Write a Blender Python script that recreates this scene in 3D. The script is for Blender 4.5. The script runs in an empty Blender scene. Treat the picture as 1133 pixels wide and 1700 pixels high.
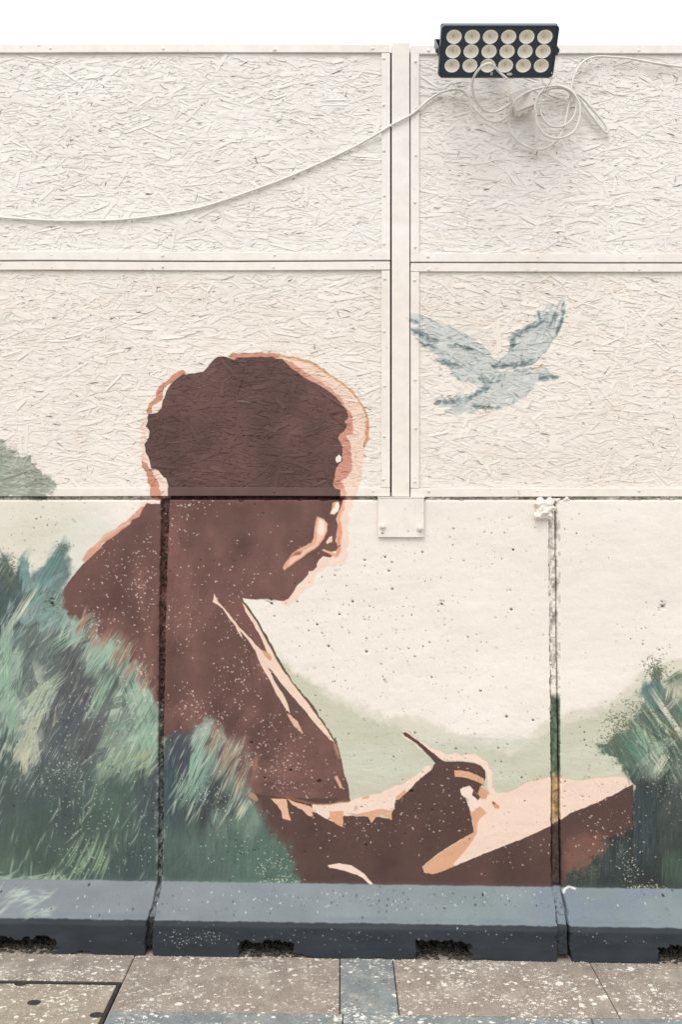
import bpy, bmesh, math, random
import numpy as np
from mathutils import Vector, Matrix, Euler

random.seed(7)
RG = np.random.default_rng(11)
SC = bpy.context.scene
COL = SC.collection

# ------------------------------------------------------------------ camera, sky, sun, exposure
S = 500.0          # photo pixels per metre on the wall plane (y = 0)
D = 2.9            # camera distance from that plane
F = S * D
H = 1.406          # camera height

cam_d = bpy.data.cameras.new('camera')
cam = bpy.data.objects.new('camera', cam_d)
COL.objects.link(cam)
cam.location = (0, -D, H)
cam.rotation_euler = (math.radians(90), 0, 0)
cam_d.sensor_fit = 'VERTICAL'
cam_d.sensor_height = 36
cam_d.lens = 36 * F / 1700
cam_d.clip_start = 0.05
cam_d.clip_end = 800
SC.camera = cam

SUN_EL, SUN_AZ = 58, 205     # azimuth: 180 = straight behind the camera
w = bpy.data.worlds.new('World')
SC.world = w
w.use_nodes = True
nt = w.node_tree
nt.nodes.clear()
sky = nt.nodes.new('ShaderNodeTexSky')
sky.sky_type = 'NISHITA'
sky.sun_disc = False
sky.sun_elevation = math.radians(SUN_EL)
sky.sun_rotation = math.radians(SUN_AZ)
sky.air_density = 1.0
sky.dust_density = 5.0
sky.ozone_density = 1.0
hs = nt.nodes.new('ShaderNodeHueSaturation')
hs.inputs['Saturation'].default_value = 0.12
bg = nt.nodes.new('ShaderNodeBackground')
bg.inputs['Strength'].default_value = 0.15
wo = nt.nodes.new('ShaderNodeOutputWorld')
nt.links.new(sky.outputs[0], hs.inputs['Color'])
# high thin overcast: an even bright cloud veil over the whole dome
tc = nt.nodes.new('ShaderNodeTexCoord')
cn = nt.nodes.new('ShaderNodeTexNoise')
cn.inputs['Scale'].default_value = 2.2
cn.inputs['Detail'].default_value = 5
nt.links.new(tc.outputs['Generated'], cn.inputs['Vector'])
cr = nt.nodes.new('ShaderNodeMapRange')
cr.inputs['From Min'].default_value = .3
cr.inputs['From Max'].default_value = .7
cr.inputs['To Min'].default_value = 6.4
cr.inputs['To Max'].default_value = 7.8
nt.links.new(cn.outputs[0], cr.inputs[0])
cv = nt.nodes.new('ShaderNodeVectorMath')
cv.operation = 'SCALE'
cv.inputs[0].default_value = (1.0, .995, .985)
nt.links.new(cr.outputs[0], cv.inputs['Scale'])
cm = nt.nodes.new('ShaderNodeMix')
cm.data_type = 'RGBA'
cm.inputs['Factor'].default_value = .85
nt.links.new(hs.outputs[0], cm.inputs['A'])
nt.links.new(cv.outputs[0], cm.inputs['B'])
nt.links.new(cm.outputs['Result'], bg.inputs[0])
nt.links.new(bg.outputs[0], wo.inputs[0])

sun_d = bpy.data.lights.new('sun', 'SUN')
sun_d.energy = 1.1
sun_d.angle = math.radians(28)
sun_d.color = (1.0, 0.955, 0.90)
sun = bpy.data.objects.new('sun', sun_d)
COL.objects.link(sun)
_a, _e = math.radians(SUN_AZ), math.radians(SUN_EL)
_sd = Vector((math.sin(_a) * math.cos(_e), math.cos(_a) * math.cos(_e), math.sin(_e)))
sun.rotation_euler = _sd.to_track_quat('Z', 'Y').to_euler()

SC.view_settings.view_transform = 'Standard'
SC.view_settings.look = 'None'
SC.view_settings.exposure = 0.43
SC.view_settings.gamma = 1
SC.view_settings.use_curve_mapping = False


# ------------------------------------------------------------------ helpers
def P(px, py, y=0.0):
    """photo pixel -> point on the plane at depth y"""
    d = D + y
    return ((px - 566.5) * d / F, y, H + (850 - py) * d / F)


def zg(x):
    """the street falls a little to the right"""
    return -0.0105 - 0.0148 * x


def fbm1(x, seed=0, oct=4):
    r = np.random.default_rng(seed)
    out = np.zeros_like(x, dtype=float)
    a = 1.0
    for o in range(oct):
        t = r.random(4096) * 2 - 1
        xi = np.floor(x).astype(int)
        f = x - xi
        f = f * f * (3 - 2 * f)
        out += a * (t[xi % 4096] * (1 - f) + t[(xi + 1) % 4096] * f)
        x = x * 2.03 + 17.3
        a *= 0.5
    return out / 1.6


def vn(x, y, seed):
    t = np.random.default_rng(seed).random((256, 256)).astype(np.float32)
    xi = np.floor(x).astype(np.int32)
    yi = np.floor(y).astype(np.int32)
    fx = x - xi
    fy = y - yi
    fx = fx * fx * (3 - 2 * fx)
    fy = fy * fy * (3 - 2 * fy)
    a, b, c, d = xi & 255, (xi + 1) & 255, yi & 255, (yi + 1) & 255
    return (t[a, c] * (1 - fx) + t[b, c] * fx) * (1 - fy) + (t[a, d] * (1 - fx) + t[b, d] * fx) * fy


def fbm(x, y, seed=0, oct=4):
    """0..1 noise"""
    out, a, n = 0, 1.0, 0
    for o in range(oct):
        out = out + a * vn(x, y, seed + o)
        n += a
        x = x * 2.07 + 5.1
        y = y * 2.07 + 9.7
        a *= 0.5
    return out / n


def mesh_np(name, V, Fc, smooth=False):
    """V (n,3); Fc list of (m,k) int arrays"""
    me = bpy.data.meshes.new(name)
    V = np.asarray(V, dtype=np.float32)
    if not isinstance(Fc, list):
        Fc = [Fc]
    Fc = [np.asarray(f, dtype=np.int32) for f in Fc if len(f)]
    me.vertices.add(len(V))
    me.vertices.foreach_set('co', V.ravel())
    loops = np.concatenate([f.ravel() for f in Fc])
    tot = np.concatenate([np.full(len(f), f.shape[1], np.int32) for f in Fc])
    st = np.concatenate([[0], np.cumsum(tot)[:-1]]).astype(np.int32)
    me.loops.add(len(loops))
    me.loops.foreach_set('vertex_index', loops)
    me.polygons.add(len(tot))
    me.polygons.foreach_set('loop_start', st)
    me.polygons.foreach_set('loop_total', tot)
    me.update(calc_edges=True)
    me.validate()
    me.polygons.foreach_set('use_smooth', np.full(len(me.polygons), bool(smooth)))
    return me


def link(name, me, mat=None, parent=None):
    o = bpy.data.objects.new(name, me)
    COL.objects.link(o)
    if mat is not None:
        if len(me.materials) == 0:
            me.materials.append(mat)
    if parent is not None:
        o.parent = parent
    return o


def tag(o, label=None, cat=None, group=None, kind=None):
    if label:
        o['label'] = label
    if cat:
        o['category'] = cat
    if group:
        o['group'] = group
    if kind:
        o['kind'] = kind
    return o


def empty(name, loc=(0, 0, 0), rot=(0, 0, 0)):
    o = bpy.data.objects.new(name, None)
    o.empty_display_size = 0.05
    COL.objects.link(o)
    o.location = loc
    o.rotation_euler = rot
    return o


def from_bm(name, bm, mat, parent=None, smooth=False):
    bmesh.ops.recalc_face_normals(bm, faces=bm.faces[:])
    me = bpy.data.meshes.new(name)
    bm.to_mesh(me)
    bm.free()
    if smooth:
        me.polygons.foreach_set('use_smooth', np.ones(len(me.polygons), bool))
    return link(name, me, mat, parent)


def bm_box(bm, x0, x1, y0, y1, z0, z1, bev=0.0, seg=2):
    r = bmesh.ops.create_cube(bm, size=1)
    vs = r['verts']
    for v in vs:
        v.co = Vector((x0 + (v.co.x + .5) * (x1 - x0), y0 + (v.co.y + .5) * (y1 - y0), z0 + (v.co.z + .5) * (z1 - z0)))
    if bev > 0:
        es = list({e for v in vs for e in v.link_edges})
        bmesh.ops.bevel(bm, geom=es, offset=bev, segments=seg, affect='EDGES', profile=0.5)


def bm_cyl(bm, c, axis, r, h, seg=16, r2=None, bev=0):
    """cylinder from c along axis by h"""
    q = Vector(axis).normalized().to_track_quat('Z', 'Y').to_matrix().to_4x4()
    m = Matrix.Translation(Vector(c) + Vector(axis).normalized() * h / 2) @ q
    r_ = bmesh.ops.create_cone(bm, cap_ends=True, segments=seg, radius1=r, radius2=r if r2 is None else r2, depth=h, matrix=m)
    return r_['verts']


def bm_lathe(bm, prof, origin, seg=24, sx=1.0, sz=1.0):
    """prof: list of (r, y); axis along +y; ellipse scale in x / z"""
    rings = []
    for r, y in prof:
        if r <= 1e-6:
            rings.append([bm.verts.new((origin[0], origin[1] + y, origin[2]))])
        else:
            rings.append([bm.verts.new((origin[0] + r * sx * math.cos(2 * math.pi * k / seg), origin[1] + y,
                                        origin[2] + r * sz * math.sin(2 * math.pi * k / seg))) for k in range(seg)])
    for a, b in zip(rings, rings[1:]):
        for k in range(seg):
            k2 = (k + 1) % seg
            if len(a) == 1 and len(b) == 1:
                continue
            if len(b) == 1:
                bm.faces.new((a[k], a[k2], b[0]))
            elif len(a) == 1:
                bm.faces.new((a[0], b[k2], b[k]))
            else:
                bm.faces.new((a[k], a[k2], b[k2], b[k]))


def catmull(pts, n=10):
    P_ = [Vector(p) for p in pts]
    P_ = [P_[0] * 2 - P_[1]] + P_ + [P_[-1] * 2 - P_[-2]]
    out = []
    for i in range(1, len(P_) - 2):
        p0, p1, p2, p3 = P_[i - 1:i + 3]
        for k in range(n):
            t = k / n
            out.append(0.5 * ((2 * p1) + (p2 - p0) * t + (2 * p0 - 5 * p1 + 4 * p2 - p3) * t * t + (3 * p1 - p0 - 3 * p2 + p3) * t ** 3))
    out.append(P_[-2])
    return out


def tube_bm(bm, pts, r, seg=10, n=10):
    c = catmull(pts, n)
    up = Vector((0.13, -0.97, 0.2)).normalized()
    rings = []
    for i, p in enumerate(c):
        t = (c[min(i + 1, len(c) - 1)] - c[max(i - 1, 0)]).normalized()
        a = (up - t * up.dot(t)).normalized()
        b = t.cross(a)
        rings.append([bm.verts.new(p + a * r * math.cos(2 * math.pi * k / seg) + b * r * math.sin(2 * math.pi * k / seg)) for k in range(seg)])
    for a, b in zip(rings, rings[1:]):
        for k in range(seg):
            bm.faces.new((a[k], a[(k + 1) % seg], b[(k + 1) % seg], b[k]))
    bm.faces.new(rings[0])
    bm.faces.new(rings[-1])


# ------------------------------------------------------------------ the mural's paint (authored in wall coordinates)
SCL = 1.25
PX0, PX1, PY0, PY1 = -300, 1433, 40, 1580
IW, IH = int((PX1 - PX0) * SCL), int((PY1 - PY0) * SCL)
XX, YY = np.meshgrid((np.arange(IW, dtype=np.float32) + .5) / SCL + PX0, (np.arange(IH, dtype=np.float32) + .5) / SCL + PY0)
IMG = np.zeros((IH, IW, 3), np.float32)
HGT = np.zeros((IH, IW), np.float32)      # depth of pits, metres into the wall


def C(*c):
    return np.array(c, np.float32) / 255.0


def win(x0, y0, x1, y1):
    a = max(0, int((x0 - PX0) * SCL)); b = min(IW, int((x1 - PX0) * SCL) + 2)
    c = max(0, int((y0 - PY0) * SCL)); d = min(IH, int((y1 - PY0) * SCL) + 2)
    if b <= a or d <= c:
        return None
    return slice(c, d), slice(a, b)


W1 = fbm(XX / 9, YY / 9, 1, 3) - .5
W2 = fbm(XX / 9, YY / 9, 31, 3) - .5


def sdf_poly(pts, x, y, closed=True):
    n = len(pts)
    dmin = np.full(x.shape, 1e9, np.float32)
    ins = np.zeros(x.shape, bool)
    for i in range(n if closed else n - 1):
        ax, ay = pts[i]
        bx, by = pts[(i + 1) % n]
        ex, ey = bx - ax, by - ay
        L = ex * ex + ey * ey + 1e-9
        t = np.clip(((x - ax) * ex + (y - ay) * ey) / L, 0, 1)
        d = (x - ax - t * ex) ** 2 + (y - ay - t * ey) ** 2
        np.minimum(dmin, d, out=dmin)
        if closed:
            c = (ay > y) != (by > y)
            if by != ay:
                ins ^= c & (x < (bx - ax) * (y - ay) / (by - ay) + ax)
    dmin = np.sqrt(dmin)
    return np.where(ins, -dmin, dmin) if closed else dmin


def blend(w_, a, col):
    a = np.clip(a, 0, 1)[..., None]
    IMG[w_] = IMG[w_] * (1 - a) + col * a


def paint(pts, col, wob=2.5, feather=1.0, alpha=1.0, dry=0.0, dryang=60, grow=0.0, mottle=0.0):
    pts = np.array(pts, float)
    m = 6 + feather + dry
    w_ = win(pts[:, 0].min() - m, pts[:, 1].min() - m, pts[:, 0].max() + m, pts[:, 1].max() + m)
    if w_ is None:
        return
    x = XX[w_] + W1[w_] * wob * 2
    y = YY[w_] + W2[w_] * wob * 2
    s = sdf_poly(pts, x, y) - grow
    if dry > 0:
        a_ = math.radians(dryang)
        u = (x * math.cos(a_) - y * math.sin(a_))
        v = (x * math.sin(a_) + y * math.cos(a_))
        st = fbm(u / 22, v / 1.6, 77, 2)
        s = s + (st - .5) * dry * 2
    a = np.clip(.5 - s / feather, 0, 1) * alpha
    c = np.array(col, np.float32)
    if mottle > 0:
        mm = (fbm(XX[w_] / 40, YY[w_] / 60, 55, 4) - .5)[..., None] * mottle
        c = c + mm * C(255, 190, 180)
    blend(w_, a, c)


def line(pts, wd, col, wob=2, feather=1.0, alpha=1.0, taper=False):
    pts = np.array(pts, float)
    m = wd + 6
    w_ = win(pts[:, 0].min() - m, pts[:, 1].min() - m, pts[:, 0].max() + m, pts[:, 1].max() + m)
    if w_ is None:
        return
    x = XX[w_] + W1[w_] * wob * 2
    y = YY[w_] + W2[w_] * wob * 2
    s = sdf_poly(pts, x, y, False) - wd / 2
    s = s + (fbm(XX[w_] / 12, YY[w_] / 12, 91, 2) - .5) * wd * .5
    blend(w_, np.clip(.5 - s / feather, 0, 1) * alpha, np.array(col, np.float32))


def stroke(cx, cy, ln, wd, ang, col, dry=.45, alpha=.9, mask=None, curve=0.0):
    r = max(ln, wd) / 2 + 3
    w_ = win(cx - r, cy - r, cx + r, cy + r)
    if w_ is None:
        return
    a_ = math.radians(ang)
    dx, dy = XX[w_] - cx, YY[w_] - cy
    u = dx * math.cos(a_) - dy * math.sin(a_)
    v = dx * math.sin(a_) + dy * math.cos(a_) + curve * u * u / ln
    sd = random.randrange(1000)
    br = fbm(u / 26 + sd * 3.7, v / 1.15 + sd * 1.3, 200, 2)
    env = np.clip(1.15 - (np.abs(u) / (ln / 2)) ** 2 - .25 * (br - .5), 0, 1) * np.clip((wd / 2 - np.abs(v)) / 2.0 + .5, 0, 1)
    a = env * np.clip((br - dry * (0.55 + .6 * np.abs(u) / (ln / 2))) * 6 + .4, 0, 1) * alpha
    if mask is not None:
        a = a * mask[w_]
    jj = (br - .5)[..., None] * .16
    blend(w_, a, np.array(col, np.float32) + jj)


def Z(x0, y0, s, pts):
    return [(x0 + a / s, y0 + b / s) for a, b in pts]


# ---- ground coat
top = C(239, 236, 231)
low = C(238, 231, 223)
t_ = np.clip((YY - 380) / 120, 0, 1)[..., None]
IMG[:] = top * (1 - t_) + low * t_
n1 = fbm(XX / 130, YY / 70, 3, 4)
n2 = fbm(XX / 45, YY / 30, 4, 4)
IMG += ((n1 - .5) * .045)[..., None] * C(210, 240, 255) * -1
warm = np.clip((n2 - .60) * 5, 0, 1) * np.clip((830 - YY) / 20, 0, 1)
blend((slice(0, IH), slice(0, IW)), warm * .10, C(222, 196, 170))
# a soft cloud of sage wash at the left above the bushes
cw = np.clip(1 - np.hypot((XX - 10) / 190, (YY - 900) / 130), 0, 1) * np.clip((YY - 824) / 4, 0, 1)
blend((slice(0, IH), slice(0, IW)), np.clip(cw * 1.5, 0, .8) * (0.55 + .6 * (fbm(XX / 60, YY / 40, 8, 3) - .4)), C(203, 203, 184))
cw = np.clip(1 - np.hypot((XX - 150) / 60, (YY - 900) / 70), 0, 1)
blend((slice(0, IH), slice(0, IW)), np.clip(cw, 0, .5), C(214, 218, 208))

PEACH = C(237, 212, 198)
PALE = C(239, 214, 199)
ORANGE = C(206, 148, 124)
TAN = C(214, 164, 128)
BR = C(108, 78, 73)
BR2 = C(89, 66, 61)

# ---- hills
hill = [(440, 1060), (470, 1096), (490, 1113), (520, 1133), (560, 1152), (610, 1176), (650, 1190), (690, 1190), (740, 1212),
        (800, 1232), (850, 1236), (880, 1222), (905, 1200), (930, 1186), (965, 1180), (1010, 1163), (1045, 1140), (1075, 1112),
        (1100, 1098), (1160, 1085), (1433, 1060), (1433, 1475), (440, 1475)]
paint(hill, C(215, 211, 196), wob=9, feather=11, alpha=.95)
hill2 = [(440, 1080), (475, 1108), (520, 1140), (560, 1168), (610, 1192), (660, 1206), (720, 1238), (790, 1240), (850, 1252),
         (890, 1232), (930, 1204), (990, 1188), (1040, 1160), (1080, 1135), (1433, 1085), (1433, 1475), (440, 1475)]
paint(hill2, C(198, 198, 179), wob=9, feather=8, alpha=.95, mottle=.03)
for i in range(46):
    x = random.uniform(500, 1060)
    y = random.uniform(1230, 1300)
    stroke(x, y, random.uniform(60, 140), random.uniform(14, 34), random.uniform(-12, 12), C(202, 206, 190), dry=.2, alpha=.3)

# ---- halo, head
HZ = lambda p: Z(220, 560, 2.575, p)
paint(HZ([(35, 350), (62, 345), (50, 385), (68, 405), (48, 455), (50, 490), (75, 560), (110, 570), (150, 632), (158, 690), (120, 690), (90, 600), (60, 540), (38, 525), (30, 430)]), PALE, feather=2)
paint(HZ([(75, 325), (75, 300), (105, 280), (135, 262), (130, 300), (110, 330)]), C(240, 230, 218))
band = [(600, 66), (640, 72), (700, 88), (770, 108), (830, 152), (900, 193), (960, 255), (1000, 320), (1012, 370), (1007, 430), (990, 470),
        (985, 560), (970, 640), (950, 690), (880, 690), (800, 400), (640, 120)]
paint(HZ(band), C(237, 211, 194), feather=1.5)
line(HZ([(620, 72), (700, 90), (775, 110), (835, 155), (905, 200), (960, 255), (1000, 325), (1008, 370), (1003, 430), (988, 466)]), 3.6, C(206, 160, 118), alpha=.85)
line(HZ([(1003, 360), (1004, 430), (990, 464)]), 6, C(206, 150, 116), alpha=.8)
paint(HZ([(408, 78), (430, 64), (500, 66), (560, 64), (620, 70), (635, 80), (560, 95), (500, 100), (440, 100)]), ORANGE, feather=1.3)
paint(HZ([(630, 84), (690, 112), (740, 150), (790, 178), (840, 213), (885, 248), (905, 290), (938, 322), (940, 370), (945, 415), (915, 420),
          (935, 460), (940, 570), (910, 600), (888, 610), (905, 640), (916, 690), (840, 690), (840, 500), (700, 200)]), C(207, 150, 130), feather=1.3)
paint(HZ([(735, 150), (800, 178), (850, 222), (890, 250), (908, 290), (880, 300), (800, 240)]), C(214, 170, 152), feather=3, alpha=.6)
line(HZ([(213, 148), (175, 168), (150, 190), (125, 210), (112, 240), (112, 262), (72, 292), (68, 318)]), 8, ORANGE)
paint(HZ([(40, 530), (58, 535), (78, 565), (95, 600), (115, 640), (124, 690), (78, 690), (70, 630), (55, 585), (42, 550)]), C(205, 148, 126))
hair = [(335, 110), (345, 95), (360, 83), (400, 82), (430, 92), (480, 85), (545, 82), (600, 84), (640, 92), (665, 118), (700, 145), (735, 172),
        (770, 190), (800, 205), (840, 232), (872, 252), (885, 275), (910, 300), (922, 330), (920, 352), (905, 360), (915, 378), (903, 402), (885, 412),
        (880, 430), (893, 452), (896, 470), (900, 505), (895, 528), (872, 555), (865, 600), (856, 630), (870, 645), (900, 658), (917, 690), (917, 720), (150, 720),
        (150, 672), (150, 640), (145, 605), (128, 590), (110, 568), (80, 558), (68, 520), (52, 490), (50, 455), (70, 425), (72, 400), (52, 382), (62, 360), (65, 328),
        (108, 322), (120, 300), (130, 265), (140, 235), (160, 205), (180, 180), (215, 157), (250, 155), (305, 145), (325, 125)]
paint(HZ(hair), C(98, 71, 67), wob=2, mottle=.12)
paint(HZ([(870, 512), (885, 500), (895, 510), (890, 530), (876, 536), (868, 526)]), C(244, 238, 230), wob=1)

# ---- face on the concrete
FZ = lambda p: Z(340, 800, 3.777, p)
line(FZ([(905, 60), (900, 110), (872, 200), (862, 300), (868, 440), (845, 482), (800, 492), (745, 500), (705, 540), (675, 568), (645, 630), (595, 672), (550, 725), (505, 745)]), 18, PALE, feather=2)
line(FZ([(870, 60), (868, 120), (860, 165), (838, 225), (842, 300), (838, 400), (838, 440), (820, 465), (790, 455), (745, 428)]), 7.5, C(228, 174, 148), feather=1.6)
line(FZ([(848, 260), (843, 380), (842, 430), (824, 462)]), 5, C(222, 158, 128), feather=2)
face = [(-120, 100), (780, 100), (868, 100), (865, 125), (850, 165), (835, 200), (825, 230), (835, 270), (825, 330), (822, 370), (838, 410), (820, 432), (795, 438), (745, 420),
        (735, 428), (770, 445), (798, 462), (790, 475), (740, 465), (715, 490), (700, 535), (680, 558), (655, 560), (640, 590), (620, 615), (580, 645),
        (560, 685), (520, 735), (490, 750), (460, 745), (440, 740), (400, 735), (330, 738), (232, 730), (60, 780), (-280, 700), (-280, 100)]
paint(FZ(face), BR, wob=1.2, mottle=.17)
paint(FZ([(745, 380), (770, 395), (838, 405), (822, 430), (795, 436), (745, 418)]), C(110, 88, 74), wob=1, feather=3, alpha=.8)
paint(FZ([(800, 130), (840, 122), (848, 150), (838, 185), (812, 207), (784, 200), (795, 175)]), TAN, wob=1)
paint(FZ([(820, 132), (838, 128), (844, 150), (833, 183), (812, 200), (790, 197), (800, 172), (815, 157)]), C(243, 234, 222), wob=1)
paint(FZ([(703, 218), (745, 232), (772, 262), (767, 312), (747, 357), (717, 402), (642, 452), (570, 502), (498, 556), (486, 540), (516, 490), (556, 442), (608, 408), (668, 383), (683, 350), (688, 290)]), C(222, 172, 146), wob=1, feather=2)
paint(FZ([(715, 226), (748, 238), (768, 264), (763, 308), (742, 350), (708, 396), (636, 446), (566, 494), (520, 530), (540, 480), (600, 440), (690, 395), (705, 350), (700, 290)]), C(234, 196, 174), wob=1, feather=2)
paint(FZ([(718, 238), (745, 246), (752, 300), (740, 333), (722, 335), (708, 318), (712, 280)]), C(242, 226, 210), wob=1)
paint(FZ([(540, 470), (570, 440), (612, 436), (600, 458), (560, 462)]), C(160, 112, 96), wob=1, feather=3)
paint(FZ([(783, 345), (800, 338), (802, 378), (766, 390), (762, 375)]), C(236, 206, 184), wob=1)
line(FZ([(330, 738), (400, 737), (450, 745)]), 3, C(190, 180, 165), alpha=.5)

# ---- shoulder and back
SZ = lambda p: Z(80, 800, 3.54, p)
paint(SZ([(540, 118), (600, 104), (655, 112), (655, 132), (600, 132), (575, 140), (552, 175), (545, 170)]), PALE, wob=2)
line(SZ([(548, 165), (528, 202), (500, 214), (482, 240), (410, 284), (345, 325), (295, 366), (255, 410), (222, 455)]), 10, C(214, 160, 138), feather=2)
line(SZ([(480, 240), (400, 280), (330, 322), (280, 375)]), 3, C(228, 186, 166), feather=2)
back = [(575, 128), (550, 165), (535, 205), (490, 225), (480, 250), (410, 300), (340, 350), (290, 400), (230, 460), (160, 530), (95, 620), (60, 680),
        (60, 800), (120, 900), (200, 960), (300, 1010), (380, 1080), (450, 1160), (520, 1280), (600, 1450), (640, 1640), (740, 1640), (740, 128)]
paint(SZ(back), BR, wob=1.5, mottle=.17)
# ---- jacket
JZ = lambda p: Z(330, 960, 3.907, p)
jacket = [(-260, -60), (232, 100), (275, 130), (370, 260), (465, 430), (550, 590), (615, 685), (680, 760), (750, 850), (830, 970), (895, 1065), (925, 1170), (940, 1250), (970, 1340),
          (985, 1445), (920, 1450), (800, 1472), (700, 1470), (600, 1430), (460, 1440), (300, 1440), (250, 1420), (150, 1330), (-50, 1240), (-262, 1180)]
paint(JZ(jacket), BR, wob=1.2, mottle=.17)
for (x, y, l, wd, an) in [(305, 960, 120, 40, 80), (300, 1040, 150, 30, 85), (285, 900, 90, 20, 88), (345, 1010, 60, 30, 60), (330, 1180, 90, 40, 60), (300, 1190, 70, 30, 60), (400, 1290, 90, 40, 30), (180, 1040, 80, 40, 70), (225, 1080, 90, 40, 60), (250, 1000, 200, 12, 88), (410, 1180, 80, 30, 30), (480, 1300, 120, 30, 5), (440, 1110, 90, 24, 120)]:
    for q in range(3):
        stroke(x + random.gauss(0, 12), y + random.gauss(0, 14), l * random.uniform(.6, 1), wd * random.uniform(.6, 1), an + random.gauss(0, 12), C(134, 98, 90), dry=.35, alpha=.28)
paint([(415, 1325), (560, 1325), (560, 1475), (468, 1475), (436, 1400)], BR2)
line(JZ([(275, 132), (370, 260), (465, 430), (550, 590), (615, 685), (680, 760), (750, 850), (830, 970), (890, 1060)]), 3.0, C(96, 84, 66))
paint(JZ([(225, 130), (275, 140), (360, 300), (440, 480), (400, 450), (330, 380), (250, 290), (200, 230), (160, 180)]), C(124, 88, 80), wob=2, feather=8, alpha=.8)
paint(JZ([(100, 96), (122, 150), (162, 190), (215, 255), (268, 322), (345, 400), (400, 458), (445, 505), (455, 575), (482, 650), (540, 740), (577, 810), (592, 878), (560, 845), (510, 760), (460, 660),
          (400, 560), (370, 480), (335, 420), (280, 355), (240, 315), (200, 268), (150, 190), (92, 155)]), C(234, 206, 188), wob=1)
paint(JZ([(245, 300), (262, 330), (288, 392), (270, 375), (240, 320)]), C(234, 200, 180), wob=1)
paint(JZ([(278, 150), (305, 185), (370, 275), (458, 440), (540, 590), (640, 722), (700, 800), (740, 858), (830, 975), (882, 1066), (850, 1045), (810, 1000), (740, 925), (700, 870), (650, 815), (580, 735), (500, 640),
          (455, 578), (430, 530), (445, 490), (425, 435), (390, 360), (350, 290), (305, 220)]), C(236, 210, 193), wob=1)
paint(JZ([(400, 458), (440, 480), (458, 490), (473, 520), (462, 540), (440, 515)]), C(206, 160, 128), wob=1)
paint(JZ([(450, 578), (475, 600), (520, 665), (580, 740), (650, 820), (720, 900), (620, 900), (592, 870), (577, 810), (540, 740), (500, 680)]), C(100, 78, 72), wob=1)
paint(JZ([(572, 880), (592, 885), (610, 905), (640, 930), (680, 1003), (655, 992), (620, 960), (600, 935)]), C(222, 182, 158), wob=1.5, feather=2)
paint(JZ([(878, 1285), (900, 1277), (938, 1365), (915, 1362), (895, 1320)]), C(216, 170, 144), wob=1.5, feather=2)
paint(JZ([(872, 1060), (895, 1085), (918, 1170), (905, 1165), (880, 1110)]), C(176, 142, 118), wob=1.5, feather=3, alpha=.8)

# ---- page, arm, hand, book
AZ = lambda p: Z(380, 1180, 2.36, p)
BZ = lambda p: Z(760, 1100, 3.037, p)
paint(BZ([(60, 690), (180, 657), (250, 655), (300, 628), (380, 590), (460, 576), (530, 580), (600, 592), (720, 577), (830, 573), (887, 600), (887, 618), (800, 665), (700, 710), (570, 765), (520, 800), (470, 828),
          (330, 890), (200, 940), (0, 1022), (-120, 1060), (-120, 900)]), C(237, 212, 196), wob=1.2)
line(BZ([(250, 655), (300, 628), (380, 590), (460, 576), (530, 580), (600, 592), (720, 577), (830, 573)]), 2, C(206, 186, 150), alpha=.6)
line(AZ([(695, 95), (760, 140), (835, 178), (900, 182), (960, 186), (1005, 210), (1022, 250), (1025, 300), (1035, 330)]), 10, PALE, feather=1.6)
line(AZ([(780, 225), (740, 262), (680, 298), (610, 320)]), 9, PALE, feather=1.6)
paint(BZ([(885, 612), (800, 660), (700, 707), (570, 762), (520, 797), (470, 825), (330, 888), (200, 938), (0, 1020), (-250, 1090), (-250, 1140), (560, 1140), (700, 1000), (892, 860)]), BR2, wob=1.2, mottle=.10)
paint(BZ([(560, 900), (660, 860), (740, 870), (740, 960), (690, 1010), (640, 1060), (560, 1080), (530, 1000)]), C(140, 100, 84), wob=6, feather=16, alpha=.6)
arm = [(105, 325), (230, 345), (330, 380), (440, 455), (450, 412), (560, 415), (630, 422), (640, 400), (650, 380), (655, 345), (700, 310), (750, 268), (790, 235), (810, 208), (770, 160), (720, 118), (690, 100), (682, 88), (692, 84), (705, 92),
       (770, 140), (830, 190), (850, 200), (900, 198), (960, 205), (990, 216), (1006, 232), (1008, 262), (1000, 280), (985, 300), (992, 330), (985, 345), (960, 310), (950, 295), (925, 300), (908, 306), (912, 330), (930, 345), (943, 380), (950, 405),
       (958, 455), (960, 475), (900, 510), (860, 535), (820, 560), (775, 595), (760, 610), (765, 635), (800, 642), (840, 645), (840, 690), (-20 + 315, 690), (300, 640), (290, 600), (270, 560), (240, 525), (200, 470), (150, 430), (115, 395)]
paint(AZ(arm), BR2, wob=1.2, mottle=.08)
# light on sleeve
paint(AZ([(325, 366), (400, 364), (470, 355), (540, 332), (620, 318), (690, 292), (745, 262), (800, 222), (790, 236), (740, 275), (697, 322), (655, 350), (650, 378), (630, 382), (642, 425), (600, 405), (575, 418), (560, 440), (545, 410), (500, 408), (450, 410), (445, 455), (395, 430), (360, 410), (330, 392)]), C(238, 214, 198), wob=1.2)
paint(AZ([(395, 393), (450, 393), (449, 458), (420, 446), (396, 425)]), C(218, 166, 132), wob=1.2)
paint(AZ([(452, 400), (500, 404), (560, 392), (600, 384), (640, 392), (641, 425), (600, 407), (570, 420), (560, 441), (545, 412), (500, 412)]), C(216, 166, 134), wob=1.2)
paint(AZ([(652, 340), (690, 308), (697, 322), (665, 350)]), C(216, 166, 134), wob=1.2)
paint(AZ([(525, 338), (552, 330), (548, 345), (520, 348)]), C(220, 176, 148), wob=1.2)
paint(AZ([(165, 345), (225, 347), (242, 432), (210, 422), (205, 395), (190, 370)]), C(224, 180, 154), wob=1.2)
paint(AZ([(226, 343), (260, 358), (320, 375), (345, 400), (325, 396), (336, 422), (312, 412), (290, 390), (250, 370)]), C(226, 184, 160), wob=1.2)
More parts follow.
